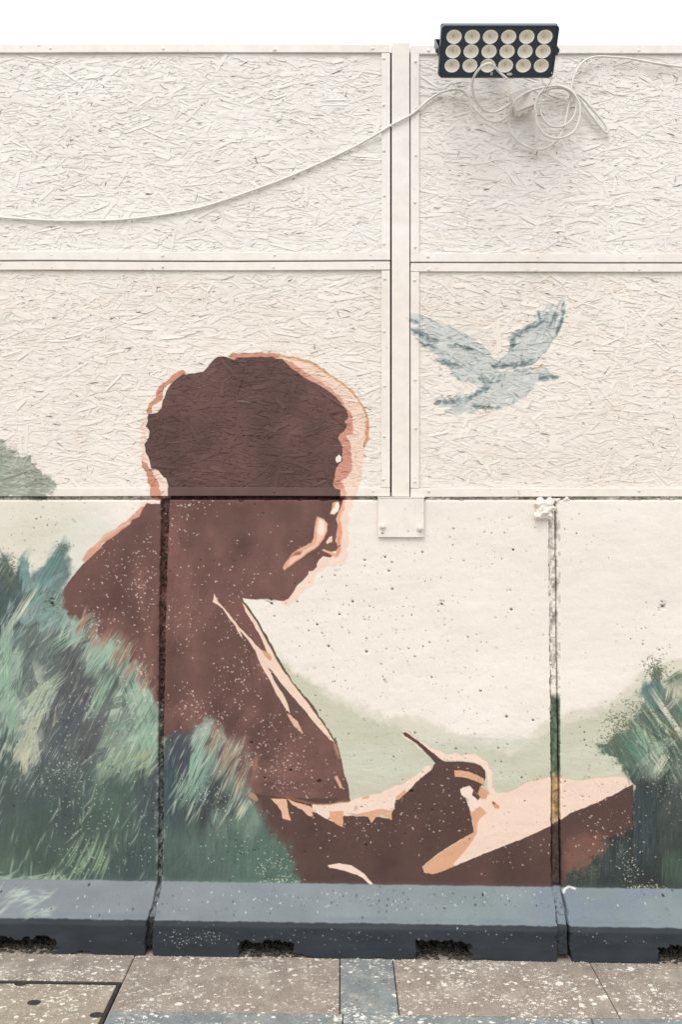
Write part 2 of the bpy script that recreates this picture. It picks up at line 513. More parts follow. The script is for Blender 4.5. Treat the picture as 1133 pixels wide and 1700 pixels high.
line(AZ([(225, 340), (300, 358), (380, 366), (470, 352)]), 3, C(150, 106, 84), feather=3, alpha=.8)
line(AZ([(60, 330), (85, 328), (105, 345)]), 8, C(196, 146, 122), feather=3, alpha=.8)
# hand details
paint(AZ([(883, 232), (940, 238), (1000, 264), (1006, 290), (965, 276), (930, 262), (888, 258)]), C(216, 166, 132), wob=1)
paint(AZ([(985, 296), (1000, 305), (1020, 320), (1010, 345), (992, 348), (978, 325)]), C(214, 160, 128), wob=1)
paint(AZ([(908, 306), (945, 292), (962, 312), (975, 325), (990, 350), (984, 388), (965, 382), (950, 365), (942, 345), (915, 330)]), C(240, 218, 204), wob=1)
paint(AZ([(945, 398), (965, 392), (985, 375), (1000, 388), (1012, 402), (985, 420), (975, 440), (972, 480), (955, 510), (930, 545), (905, 575), (880, 600), (888, 606), (850, 625), (800, 640), (768, 634), (760, 612), (785, 590), (822, 562), (905, 510), (962, 475), (958, 440)]), C(216, 166, 134), wob=1)
paint(AZ([(1035, 352), (1060, 372), (1063, 384), (1044, 384), (1032, 364)]), C(210, 156, 124), wob=1)
line(AZ([(1036, 356), (1042, 366)]), 2, C(90, 60, 50))
paint(AZ([(960, 310), (985, 340), (978, 350), (955, 330)]), BR2, wob=1)
paint(AZ([(350, 612), (400, 612), (470, 628), (530, 660), (560, 690), (430, 690), (340, 660)]), C(84, 64, 60), wob=2, feather=6)
paint(AZ([(386, 604), (430, 596), (480, 606), (530, 636), (570, 684), (552, 678), (508, 645), (450, 626), (395, 614)]), C(238, 214, 196), wob=1)
line(AZ([(300, 688), (380, 690), (460, 694)]), 3, C(225, 205, 195), alpha=.8)

# ---- bushes: fields of broad brush strokes
def in_mask(pts, feather, wob=10):
    s = sdf_poly(np.array(pts, float), XX + W1 * wob * 2, YY + W2 * wob * 2)
    return np.clip(.5 - s / feather, 0, 1)


ctrl = [(20, 970, 70, 95, 95), (10, 1040, 66, 90, 95), (75, 950, 118, 152, 152), (60, 1000, 112, 148, 145), (92, 950, 92, 124, 120), (15, 1100, 138, 168, 150), (60, 1090, 96, 116, 110),
        (110, 1040, 148, 182, 166), (150, 1070, 150, 180, 160), (190, 1100, 150, 178, 155), (110, 1080, 82, 90, 88), (40, 1130, 92, 110, 105), (60, 1150, 160, 175, 155),
        (120, 1160, 82, 85, 90), (160, 1150, 105, 120, 112), (190, 1130, 88, 98, 95), (230, 1160, 155, 186, 162), (245, 1230, 148, 188, 160), (230, 1200, 115, 150, 130), (10, 1190, 138, 168, 150),
        (45, 1230, 172, 178, 155), (100, 1200, 85, 92, 95), (150, 1210, 85, 88, 92), (10, 1250, 70, 95, 90), (100, 1260, 80, 95, 95), (200, 1240, 120, 145, 125), (240, 1260, 120, 145, 118),
        (60, 1300, 66, 86, 86), (100, 1340, 64, 84, 84), (20, 1330, 70, 90, 88), (200, 1320, 75, 105, 92), (250, 1310, 62, 76, 82), (50, 1400, 65, 88, 78), (150, 1420, 70, 95, 82), (230, 1430, 60, 84, 82), (20, 1450, 80, 108, 88),
        (290, 1250, 68, 75, 82), (285, 1320, 65, 80, 84), (330, 1250, 130, 162, 150), (350, 1220, 150, 168, 152), (385, 1250, 140, 138, 124), (330, 1300, 100, 140, 125), (350, 1320, 60, 68, 72), (325, 1350, 62, 74, 75), (400, 1300, 125, 130, 115),
        (400, 1350, 120, 150, 130), (320, 1400, 80, 108, 98), (400, 1400, 75, 108, 96), (450, 1440, 80, 114, 98), (290, 1450, 72, 98, 90)]
ctrl_r = [(1085, 1150, 96, 128, 122), (1130, 1130, 160, 165, 142), (1100, 1190, 84, 114, 100), (1130, 1220, 76, 96, 86), (1040, 1245, 84, 116, 100), (1062, 1230, 100, 140, 120), (1085, 1245, 150, 170, 145),
          (1110, 1230, 76, 96, 86), (1100, 1262, 118, 140, 120), (1128, 1282, 86, 102, 94), (1070, 1310, 62, 75, 74), (1070, 1380, 58, 70, 72), (1112, 1330, 84, 98, 92), (1122, 1385, 76, 92, 86), (1020, 1430, 58, 68, 68), (1050, 1400, 60, 72, 72),
          (1122, 1435, 76, 92, 84), (1090, 1450, 62, 72, 70), (1000, 1455, 76, 90, 84)]
for x, y, *c in list(ctrl_r):
    if x > 1060:
        ctrl_r.append((2 * 1150 - x, y, *c))
        ctrl_r.append((x + 200, y, *c))
for x, y, *c in list(ctrl):
    if x < 160:
        ctrl.append((-x - 10, y, *c))
        ctrl.append((x - 260, y, *c))


def grey(ct, k=.34):
    out = []
    for x, y, r_, g, b in ct:
        m = (r_ + g + b) / 3
        out.append((x, y, r_ + (m - r_) * k, g + (m - g) * k, b + (m - b) * k))
    return out


ctrl = grey(ctrl)
ctrl_r = [(x, y, *(v * (.78 if y > 1295 else 1) for v in c)) for x, y, *c in grey(ctrl_r)]


def idw(ct, x, y, p=3):
    num = 0
    den = 0
    for cx, cy, r, g, b in ct:
        w__ = 1 / (((x - cx) ** 2 + (y - cy) ** 2 + 60) ** (p / 2))
        num = num + w__[..., None] * C(r, g, b)
        den = den + w__
    return num / den[..., None]


def field(poly, ct, n, seed, lower_y, feather=9, fill_dry=0):
    m = in_mask(poly, feather)
    pp = np.array(poly)
    w_ = win(pp[:, 0].min() - 20, pp[:, 1].min() - 20, pp[:, 0].max() + 20, pp[:, 1].max() + 20)
    x, y = XX[w_], YY[w_]
    xs, ys = x[::4, ::4], y[::4, ::4]
    base = idw(ct, xs + 26 * (fbm(xs / 30, ys / 30, seed, 3) - .5), ys + 60 * (fbm(xs / 20, ys / 40, seed + 5, 3) - .5))
    base = np.repeat(np.repeat(base, 4, 0), 4, 1)[:x.shape[0], :x.shape[1]]
    blend(w_, m[w_], base)
    big = in_mask(poly, feather * 4, 14)
    sh = in_mask([(96, 991), (125, 950), (160, 918), (240, 850), (280, 850), (275, 1130), (232, 1096), (190, 1068), (150, 1045), (118, 1020)], 6, 4)
    big = big * (1 - sh)
    rr = random.Random(seed)
    x0, x1, y0, y1 = pp[:, 0].min(), pp[:, 0].max(), pp[:, 1].min(), pp[:, 1].max()
    carr = np.array(ct, float)
    k = 0
    tries = 0
    while k < n and tries < n * 8:
        tries += 1
        px, py = rr.uniform(max(x0, -160), min(x1, 1300)), rr.uniform(y0, y1)
        ix, iy = int((px - PX0) * SCL), int((py - PY0) * SCL)
        if ix < 0 or iy < 0 or ix >= IW or iy >= IH or big[iy, ix] < .3:
            continue
        d = np.hypot(carr[:, 0] - px + rr.gauss(0, 14), carr[:, 1] - py + rr.gauss(0, 14))
        c = carr[int(np.argmin(d)), 2:] / 255 * rr.uniform(.9, 1.1)
        if py > lower_y:
            stroke(px, py, rr.uniform(40, 110), rr.uniform(10, 24), rr.gauss(86, 14), c, dry=rr.uniform(.3, .5), alpha=.35, mask=big)
        else:
            stroke(px, py, rr.uniform(26, 80), rr.uniform(7, 20), rr.gauss(62, 22), c, dry=rr.uniform(.35, .58), alpha=.85, mask=big)
        k += 1
    return m, big


left_poly = [(-310, 900), (0, 925), (12, 935), (22, 962), (34, 930), (40, 925), (48, 960), (62, 950), (85, 925), (106, 905), (108, 920), (118, 935), (112, 955), (100, 985), (106, 1010), (128, 1035), (165, 1055), (200, 1075),
             (222, 1100), (240, 1125), (250, 1150), (262, 1190), (264, 1480), (-310, 1480)]
mL, bL = field(left_poly, ctrl, 950, 5, 1290)
mid_poly = [(268, 1480), (268, 1230), (290, 1215), (310, 1225), (345, 1190), (352, 1215), (380, 1238), (405, 1250), (408, 1300), (412, 1325), (428, 1355), (442, 1375), (465, 1400), (485, 1430), (496, 1465), (498, 1480)]
mM, bM = field(mid_poly, ctrl, 230, 6, 1350)
# broad dry sweeps that cut across the bushes
for (x, y, l, wd, an, c, dr) in [
        (92, 930, 70, 18, 58, (92, 126, 122), .4), (70, 965, 90, 16, 58, (108, 142, 138), .4), (40, 945, 50, 15, 86, (116, 150, 146), .35), (10, 950, 90, 20, 118, (84, 100, 92), .5),
        (34, 1010, 95, 14, 58, (170, 182, 160), .5), (46, 1000, 80, 5, 57, (205, 208, 190), .4), (125, 1050, 100, 26, 35, (146, 172, 158), .42), (175, 1085, 90, 24, 48, (152, 182, 162), .45),
        (205, 1090, 80, 22, 60, (150, 150, 130), .58), (185, 1130, 90, 20, 62, (88, 98, 95), .45), (165, 1150, 110, 26, 62, (140, 168, 146), .55), (225, 1165, 90, 30, 110, (150, 174, 156), .42),
        (245, 1225, 80, 30, 100, (142, 170, 150), .4), (70, 1150, 110, 22, 38, (164, 178, 158), .48), (50, 1225, 120, 16, 72, (178, 184, 160), .45), (40, 1262, 50, 12, 86, (190, 188, 162), .42), (10, 1110, 150, 20, 88, (142, 172, 152), .45),
        (22, 1180, 120, 16, 84, (136, 168, 148), .5), (130, 1170, 110, 34, 66, (82, 86, 92), .35), (100, 1225, 120, 34, 64, (84, 92, 96), .4), (235, 1262, 60, 26, 30, (150, 164, 132), .6), (195, 1262, 110, 28, 40, (128, 150, 128), .6),
        (335, 1255, 130, 30, 62, (140, 172, 156), .45), (318, 1300, 110, 26, 62, (130, 160, 142), .5), (380, 1262, 100, 34, 66, (150, 148, 132), .62), (398, 1300, 100, 14, 70, (176, 168, 146), .6), (345, 1325, 90, 22, 62, (60, 68, 74), .42), (400, 1345, 40, 16, 60, (190, 196, 172), .5),
        (298, 1260, 90, 34, 85, (68, 74, 84), .25), (284, 1320, 150, 26, 88, (64, 80, 84), .3)]:
    stroke(x, y, l, wd, an, C(*c), dry=dr, alpha=.9)
for i in range(26):     # brown bristles running down into the green
    x = random.uniform(130, 255)
    y = 1035 + (x - 130) * .75 + random.uniform(-12, 12)
    stroke(x, y, random.uniform(30, 60), random.uniform(4, 10), random.gauss(60, 8), C(160, 120, 104) if random.random() < .5 else C(112, 86, 80), dry=.56, alpha=.8)
for i in range(22):
    x = random.uniform(345, 425)
    y = 1215 + (x - 345) * .9 + random.uniform(-20, 20)
    stroke(x, y, random.uniform(30, 70), random.uniform(4, 10), random.gauss(66, 7), C(150, 112, 98) if random.random() < .5 else C(104, 78, 74), dry=.55, alpha=.8)
for i in range(34):     # mint sweeps at the foot, left
    x = random.uniform(-60, 110)
    stroke(x, 1462 + random.uniform(-10, 8), random.uniform(30, 70), random.uniform(3, 8), random.gauss(30, 22), C(140, 164, 142), dry=.52, alpha=.75)
for i in range(30):
    x = random.uniform(110, 175)
    stroke(x, 1435 + random.uniform(-40, 20), random.uniform(40, 80), 3, 62 + (x - 140) * .2, C(150, 176, 146), dry=.5, alpha=.6, curve=.1)

right_poly = [(1445, 1070), (1140, 1118), (1122, 1120), (1102, 1140), (1100, 1108), (1085, 1105), (1078, 1135), (1066, 1148), (1074, 1170), (1060, 1190), (1042, 1205), (1020, 1228), (996, 1238), (1014, 1256), (1040, 1280), (1051, 1297),
              (1053, 1360), (1054, 1380), (1010, 1395), (1000, 1415), (984, 1425), (975, 1440), (940, 1450), (938, 1482), (1445, 1482)]
mR, bR = field(right_poly, ctrl_r, 300, 9, 1290, feather=5)
for (x, y, l, wd, an, c, dr) in [(1085, 1155, 50, 30, 100, (92, 122, 118), .2), (1090, 1120, 36, 18, 100, (96, 110, 92), .56), (1120, 1125, 50, 12, 30, (100, 118, 100), .5), (1112, 1190, 110, 9, -56, (224, 214, 194), .15), (1100, 1205, 120, 5, -56, (190, 196, 170), .4),
                                 (1120, 1150, 40, 26, 80, (190, 186, 166), .5), (1050, 1240, 70, 20, -45, (88, 124, 106), .35), (1085, 1240, 90, 20, -60, (158, 178, 154), .5), (1065, 1225, 80, 14, -60, (130, 164, 142), .5), (1098, 1270, 40, 14, 60, (190, 196, 176), .4),
                                 (1020, 1425, 60, 50, 88, (60, 70, 70), .2), (1072, 1370, 150, 36, 88, (60, 72, 74), .2), (1120, 1440, 60, 40, 88, (70, 88, 76), .3), (1000, 1410, 40, 14, 60, (112, 84, 74), .4)]:
    stroke(x, y, l, wd, an, C(*c), dry=dr, alpha=.9)
# dry bristle drag over the finished bushes
def drag(mask, ang, seed, pale, dark, y0=0, y1=9999, amt=1.0):
    a_ = math.radians(ang)
    u = XX * math.cos(a_) - YY * math.sin(a_)
    v = XX * math.sin(a_) + YY * math.cos(a_)
    n_ = fbm(u / 26, v / 1.5, seed, 3)
    p_ = fbm(XX / 38, YY / 38, seed + 9, 3)
    band_ = np.clip((YY - y0) / 30, 0, 1) * np.clip((y1 - YY) / 30, 0, 1)
    full = (slice(0, IH), slice(0, IW))
    blend(full, mask * band_ * np.clip((n_ - .50 - .34 * (1 - p_)) * 9, 0, 1) * .62 * amt, pale)
    blend(full, mask * band_ * np.clip((.50 - .30 * p_ - n_) * 9, 0, 1) * .45 * amt, dark)


mLM = np.clip(mL + mM, 0, 1)
drag(mLM, 62, 811, C(196, 202, 182), C(66, 76, 78), 0, 1330, .85)
drag(mLM, 84, 821, C(120, 144, 126), C(44, 60, 56), 1270, 1480, .35)
drag(mR, -56, 831, C(188, 194, 172), C(62, 74, 70), 0, 1300, .8)
drag(mR, 88, 841, C(120, 134, 122), C(38, 48, 50), 1270, 1490, .45)
# sponge-like fringe of the right bush
for (x0, y0, r, n) in [(1035, 1205, 32, 420), (1062, 1190, 30, 350), (1090, 1110, 22, 260), (1020, 1235, 25, 300), (1110, 1215, 40, 500), (10, 945, 30, 300), (85, 1000, 20, 100), (1120, 1290, 50, 240), (975, 1445, 30, 150), (105, 910, 12, 60)]:
    for i in range(n):
        x = random.gauss(x0, r * .5)
        y = random.gauss(y0, r * .5)
        q = random.uniform(.5, 1.3)
        w_ = win(x - 3, y - 3, x + 3, y + 3)
        if w_:
            blend(w_, np.clip(1.3 - np.hypot((XX[w_] - x) / (q * 1.3), (YY[w_] - y) / q), 0, 1) * .75, C(96, 104, 84))
# pale green brush patch on the lower left board
m = in_mask([(-310, 700), (0, 733), (14, 742), (28, 752), (50, 765), (62, 780), (80, 788), (88, 800), (90, 826), (-310, 826)], 7, 10)
m = np.clip(m * 1.25 - .55 * (fbm(XX / 9, YY / 3, 404, 3) > .62), 0, 1)
blend((slice(0, IH), slice(0, IW)), m * .92, C(150, 158, 144) * (1 + (fbm(XX / 30, YY / 14, 44, 3) - .5)[..., None] * .3))

# ---- bird
UZ = lambda p: Z(660, 480, 3.777, p)
LB = C(203, 207, 205)
TE = C(108, 122, 124)
lw = [(82, 160), (110, 152), (140, 160), (210, 185), (320, 235), (410, 275), (480, 310), (540, 360), (590, 410), (630, 455), (645, 485), (640, 520), (560, 560), (560, 590), (500, 602), (440, 585), (370, 570), (380, 550), (300, 535), (350, 520),
      (320, 480), (290, 455), (235, 425), (260, 418), (220, 388), (150, 350), (180, 335), (140, 300), (85, 262), (80, 245), (130, 240), (130, 215), (90, 205)]
rw = [(630, 460), (670, 430), (700, 400), (712, 340), (713, 300), (740, 268), (800, 240), (870, 205), (872, 150), (890, 140), (897, 190), (940, 150), (960, 105), (985, 85), (988, 140), (1005, 165), (1030, 130), (1040, 62), (1050, 72), (1056, 100), (1045, 180),
      (1000, 290), (960, 350), (920, 400), (850, 470), (760, 500), (640, 500)]
bd = [(560, 565), (640, 520), (730, 510), (800, 495), (880, 490), (930, 495), (965, 525), (1012, 552), (960, 560), (910, 572), (880, 580), (860, 620), (820, 670), (740, 710), (650, 745), (560, 742), (500, 728), (450, 760), (390, 785), (300, 765),
      (350, 735), (280, 740), (225, 715), (270, 695), (380, 680), (430, 690), (490, 640), (550, 595)]
for poly in (lw, rw, bd):
    paint(UZ(poly), LB, wob=3, feather=1.5, alpha=.93)
for pts, wd in (([(600, 475), (640, 480), (700, 478), (780, 470), (850, 455)], 8), ([(720, 300), (760, 275), (820, 250), (890, 215), (940, 190)], 7), ([(250, 430), (330, 470), (390, 480)], 6), ([(140, 270), (200, 310), (260, 325)], 6), ([(150, 345), (200, 350), (240, 365)], 5),
                ([(520, 560), (580, 580), (660, 550)], 9), ([(430, 695), (500, 645), (570, 610)], 7), ([(240, 710), (320, 700), (400, 695)], 7), ([(480, 730), (560, 745), (640, 738)], 4), ([(960, 230), (990, 180), (1000, 150)], 5), ([(1000, 280), (1040, 180), (1048, 80)], 3),
                ([(890, 150), (890, 190)], 5), ([(740, 300), (730, 340), (715, 380)], 6), ([(900, 560), (960, 545), (1008, 552)], 3), ([(340, 350), (400, 360), (470, 378)], 5), ([(90, 250), (130, 270), (150, 290)], 6), ([(90, 195), (130, 212)], 4)):
    uz = UZ(pts)
    for (ax, ay), (bx, by) in zip(uz, uz[1:]):
        ll = math.hypot(bx - ax, by - ay)
        for q in range(int(4 + ll * .9)):
            t = random.random()
            stroke(ax + (bx - ax) * t + random.gauss(0, wd * .35), ay + (by - ay) * t + random.gauss(0, wd * .35), random.uniform(6, 16), random.uniform(1.6, 3.6),
                   math.degrees(math.atan2(ay - by, bx - ax)) + random.gauss(0, 26), random.choice([TE, TE, C(146, 164, 166), C(98, 116, 118)]), dry=.42, alpha=.55)
for pts in ([(140, 160), (210, 185), (320, 235), (410, 275), (480, 310), (540, 360), (590, 410), (632, 460), (700, 400)], [(880, 490), (930, 495), (965, 525), (1010, 552)], [(735, 510), (800, 497), (880, 490)], [(1000, 290), (960, 350), (920, 400), (850, 468)]):
    line(UZ(pts), 1.3, C(132, 144, 142), wob=3, alpha=.6)
for i in range(190):
    q = random.choice([lw, rw, bd])
    a, b = UZ(random.sample(q, 2))
    t = random.random()
    stroke(a[0] * t + b[0] * (1 - t), a[1] * t + b[1] * (1 - t), random.uniform(8, 24), random.uniform(2, 5), random.gauss(-30 if q is lw else 40, 25), random.choice([C(226, 227, 224), C(222, 224, 221), C(138, 156, 158), C(172, 184, 186)]), dry=.5, alpha=.6,
           mask=None)
for k in range(26):      # feather edges
    t = k / 25
    x, y = UZ([(150 + 420 * t, 300 + 270 * t)])[0]
    stroke(x, y, random.uniform(14, 26), 2.6, -28 - 22 * t + random.gauss(0, 6), C(112, 132, 136) if k % 2 else C(222, 224, 221), dry=.42, alpha=.6)
    x, y = UZ([(760 + 240 * t, 400 - 190 * t)])[0]
    stroke(x, y, random.uniform(14, 24), 2.6, 48 + 20 * t + random.gauss(0, 6), C(126, 146, 150) if k % 3 == 0 else C(224, 226, 223), dry=.42, alpha=.55)
line(UZ([(860, 492), (895, 488), (915, 470)]), 2.4, C(214, 170, 120), wob=1)
line(UZ([(520, 738), (570, 745), (620, 744)]), 2.2, C(190, 160, 120), wob=1, alpha=.7)
line(UZ([(50, 180), (75, 190)]), 3, C(214, 214, 208), alpha=.6)

# ---- spatter of bare paint specks
def spat(cx, cy, rx, ry, n, col, big=1.0, al=.9):
    for i in range(n):
        x = random.gauss(cx, rx * .5)
        y = random.gauss(cy, ry * .5)
        if y < 829:
            continue
        r_ = (random.uniform(.35, 1.0) ** 2) * 1.7 * big
        el = random.uniform(.6, 1.7)
        w_ = win(x - 5, y - 5, x + 5, y + 5)
        if w_:
            an = random.uniform(-.6, .9)
            dx, dy = XX[w_] - x, YY[w_] - y
            u = dx * math.cos(an) + dy * math.sin(an)
            v = -dx * math.sin(an) + dy * math.cos(an)
            blend(w_, np.clip(1.25 - np.hypot(u / (r_ * el), v / (r_ / el)), 0, 1) * al, col)


WS = C(226, 208, 198)
for a in [(200, 945, 60, 60, 130), (245, 960, 25, 90, 90), (235, 1010, 40, 70, 70), (165, 1020, 40, 50, 60), (300, 860, 30, 50, 60), (330, 840, 60, 20, 40), (340, 1000, 80, 120, 90), (400, 1000, 90, 60, 50), (420, 930, 120, 90, 70), (400, 1130, 60, 80, 170),
          (450, 1240, 80, 70, 260), (330, 1180, 60, 40, 120), (520, 1330, 70, 60, 60), (600, 1380, 110, 50, 80), (700, 1340, 80, 60, 110), (480, 1290, 60, 40, 70), (860, 1420, 90, 40, 60), (990, 1370, 60, 50, 70), (760, 1290, 50, 60, 60), (300, 1080, 30, 120, 60), (240, 1120, 25, 60, 80), (1040, 1390, 60, 70, 90)]:
    spat(*a, WS)
for a in [(60, 1290, 60, 40, 120), (110, 1270, 50, 60, 80), (150, 1330, 60, 90, 180), (140, 1420, 70, 60, 140), (240, 1390, 30, 80, 70), (210, 1200, 60, 60, 110), (140, 1180, 60, 60, 80), (340, 1320, 40, 30, 120), (450, 1440, 35, 35, 120), (470, 1462, 40, 8, 90), (400, 1400, 90, 60, 60), (1110, 1300, 40, 60, 120), (1045, 1450, 20, 30, 90), (60, 1200, 100, 140, 150), (1110, 1240, 40, 40, 80)]:
    spat(*a, C(200, 205, 182), .9)
for i in range(240):
    x, y = random.uniform(-40, 262), random.uniform(1010, 1460)
    if x > 90 and y < 960 + (x - 90) * .95:
        continue
    stroke(x, y, random.uniform(18, 55), random.uniform(1.6, 4), random.gauss(62 if y < 1300 else 74, 14), C(*random.choice([(196, 206, 188), (168, 188, 170), (60, 72, 74), (205, 204, 184)])), dry=.6, alpha=.42)
for i in range(60):
    stroke(random.uniform(280, 420), random.uniform(1230, 1360), random.uniform(20, 70), random.uniform(1.6, 4), random.gauss(64, 8), C(*random.choice([(196, 200, 180), (160, 184, 168), (62, 70, 74)])), dry=.55, alpha=.6)
for i in range(70):
    stroke(random.uniform(1045, 1180), random.uniform(1180, 1300), random.uniform(20, 60), random.uniform(1.6, 4), random.gauss(-58, 14), C(*random.choice([(190, 196, 172), (140, 166, 148), (58, 70, 68)])), dry=.55, alpha=.6)
# paint that ran into the right-hand joint
def ramp(a, b):
    return np.clip((YY - a) / 12, 0, 1) * np.clip((b - YY) / 12, 0, 1)
jx = np.clip((8.5 - np.abs(XX - 923)) / 1.5, 0, 1)
jn = fbm(XX / 5, YY / 9, 871, 3)
full = (slice(0, IH), slice(0, IW))
blend(full, jx * ramp(860, 1180) * np.clip((jn - .5) * 5, 0, .7), C(176, 168, 158))
blend(full, jx * ramp(1150, 1292) * .85, C(78, 96, 76) * (.6 + .8 * jn[..., None]))
blend(full, jx * ramp(1282, 1372) * .85, C(168, 138, 92) * (.6 + .8 * jn[..., None]))
blend(full, jx * ramp(1362, 1600) * .8, C(62, 52, 48) * (.6 + .8 * jn[..., None]))
spat(1075, 1473, 30, 6, 60, C(214, 212, 170))
spat(330, 700, 150, 200, 0, WS)

# ---- painted plinth bands (follow the fall of the street)
dz = -((XX - 566.5) / S * 0.0148) * -S        # px shift along x
lip = 1466 + dz + (W1 * 2)
bs = np.clip((YY - lip) / 1.6, 0, 1)
slope_c = C(122, 128, 133) * (1 + (fbm(XX / 50, YY / 20, 66, 4) - .5)[..., None] * .14)
pur = np.clip((fbm(XX / 70, YY / 25, 72, 3) - .36) * 4, 0, 1) * np.clip((XX - 820) / 80, 0, 1)
slope_c = slope_c * (1 - .55 * pur[..., None]) + C(114, 117, 136) * .55 * pur[..., None]
slope_c = slope_c + (np.clip((XX - 300) / 500, 0, 1) * .02)[..., None] * np.array([-.2, 1.0, .6], np.float32)
blend((slice(0, IH), slice(0, IW)), bs, slope_c)
lip2 = 1504.5 + dz + (W2 * 1.6)
bs2 = np.clip((YY - lip2) / 1.0, 0, 1)
front_c = C(48, 54, 60) * (1 + (fbm(XX / 40, YY / 14, 67, 4) - .5)[..., None] * .3)
blend((slice(0, IH), slice(0, IW)), bs2, front_c)
edge_c = np.clip(1 - np.abs(YY - lip2 + 3) / 4, 0, 1) * np.clip((fbm(XX / 60, YY / 9, 68, 3) - .35) * 3, 0, 1)
blend((slice(0, IH), slice(0, IW)), edge_c * .35, C(96, 106, 126))
for i in range(40):
    x = random.uniform(-40, 95)
    stroke(x, 1480 + random.uniform(-8, 14), random.uniform(20, 42), random.uniform(3, 8), random.gauss(20, 16), C(176, 188, 176), dry=.58, alpha=.35)
spat(330, 1525, 60, 18, 120, C(206, 206, 206), .8)
spat(600, 1525, 500, 14, 160, C(196, 198, 200), .8)
spat(600, 1483, 520, 12, 160, C(208, 212, 214), .8)
line([(932, 1478), (945, 1472), (955, 1474)], 4, C(206, 210, 206))

# ---- pits of the concrete: real relief (HGT), painted darker inside
def pit(x, y, rx, ry, depth, darken=.0):
    r_ = max(rx, ry) * 1.6 + 2
    w_ = win(x - r_, y - r_, x + r_, y + r_)
    if not w_:
        return
    d = np.hypot((XX[w_] - x) / rx, (YY[w_] - y) / ry)
    k = np.clip(1.35 - d, 0, 1)
    k = k * k * (3 - 2 * k)
    HGT[w_] = np.maximum(HGT[w_], k * depth)
    if darken > 0:
        blend(w_, np.clip(1.3 - d * 1.1, 0, 1) * darken, IMG[w_] * .12 + C(52, 44, 40) * .5)


def pits(cx, cy, rx, ry, n, rmax=1.7, darken=.95):
    for i in range(int(n * .9)):
        x, y = random.gauss(cx, rx * .5), random.gauss(cy, ry * .5)
        if y < 834 or y > 1545:
            continue
        r_ = .5 + (rmax - .5) * random.random() ** 3
        e = random.uniform(.7, 1.5)
        pit(x, y, r_ * e, r_, r_ * .0013, darken * random.uniform(.4, 1))


for a in [(640, 960, 190, 120, 150), (600, 1030, 110, 90, 60), (560, 1080, 120, 80, 50), (800, 900, 120, 70, 60), (690, 1080, 200, 90, 120), (800, 1160, 140, 70, 70), (660, 1240, 170, 60, 130), (850, 1290, 100, 60, 50), (1080, 1060, 60, 60, 40),
          (1000, 900, 130, 60, 25), (60, 870, 90, 50, 60), (1000, 1330, 80, 50, 30), (990, 1230, 60, 50, 50), (120, 1300, 140, 160, 120), (380, 900, 140, 90, 60), (480, 1200, 130, 120, 80), (650, 1380, 220, 80, 90), (1060, 1400, 90, 80, 60), (600, 1485, 520, 14, 130), (600, 1525, 520, 16, 40), (380, 1400, 120, 70, 40), (930, 1380, 60, 80, 30)]:
    pits(*a)
for a in [(635, 885, 2.2, 1.4), (640, 925, 2, 1.6), (646, 948, 1.8, 1.4), (652, 978, 2, 1.5), (586, 999, 2, 2), (606, 930, 1.8, 1.4), (853, 913, 2, 2), (850, 1012, 2.2, 2), (842, 1190, 2.2, 2), (886, 1196, 2, 1.6), (546, 1073, 2, 2), (609, 1082, 2.2, 2), (527, 1037, 2, 1.6), (608, 1400, 2, 2), (418, 1233, 2.5, 1.8), (530, 1297, 4.5, 2.6), (483, 1279, 2.4, 2), (440, 1292, 2.2, 1.6), (684, 1314, 3.5, 2.2), (800, 1480, 2, 2), (1098, 1482, 2.5, 2)]:
    pit(a[0], a[1], a[2], a[3], .006, .95)
# tie holes
for (x, y, s_) in [(85, 1002, 1.0), (450, 1002, .8), (733, 1003, .75), (1101, 1007, 1.1)]:
    for i in range(11):
        an = random.uniform(0, 6.28)
        q = random.random() ** .6
        pit(x + math.cos(an) * 9 * s_ * q, y + math.sin(an) * 9 * s_ * q, random.uniform(1.2, 3) * s_, random.uniform(.8, 1.8) * s_, random.uniform(.002, .006), .15)
    pit(x + 1, y, 3.2 * s_, 1.8 * s_, .010, .85)
    pit(x, y - 7 * s_, 2.4 * s_, 1.1 * s_, .006, .5)
# trowel and form marks
rough = (fbm(XX / 60 + YY / 130, YY / 45 - XX / 170, 88, 4) - .5) * .004 + (fbm(XX / 7 + YY / 19, YY / 6 - XX / 15, 90, 3) - .5) * .0006
streaks = (fbm(XX / 70 + YY / 40, YY / 9 + XX / 300, 95, 4) - .5) * .0006
HGT += (rough + streaks) * (YY > 826)

IMG = np.clip(IMG, 0.01, .96)
img = bpy.data.images.new('wall_paint', IW, IH, alpha=False)
buf = np.ones((IH, IW, 4), np.float32)
buf[..., :3] = IMG[::-1]
img.pixels.foreach_set(buf.ravel())
img.update()
img.pack()


def hsample(x, z):
    px = (566.5 + S * x - PX0) * SCL
    py = (850 + S * (H - z) - PY0) * SCL
    ix = np.clip(px, 0, IW - 1.01)
    iy = np.clip(py, 0, IH - 1.01)
    a = ix.astype(int); b = iy.astype(int)
    fx = ix - a; fy = iy - b
    return (HGT[b, a] * (1 - fx) + HGT[b, a + 1] * fx) * (1 - fy) + (HGT[b + 1, a] * (1 - fx) + HGT[b + 1, a + 1] * fx) * fy


# ------------------------------------------------------------------ materials
ALB = 0.90


def new_mat(name):
    m = bpy.data.materials.new(name)
    m.use_nodes = True
    n = m.node_tree.nodes
    n.clear()
    out = n.new('ShaderNodeOutputMaterial')
    b = n.new('ShaderNodeBsdfPrincipled')
    m.node_tree.links.new(b.outputs[0], out.inputs[0])
    return m, m.node_tree, b


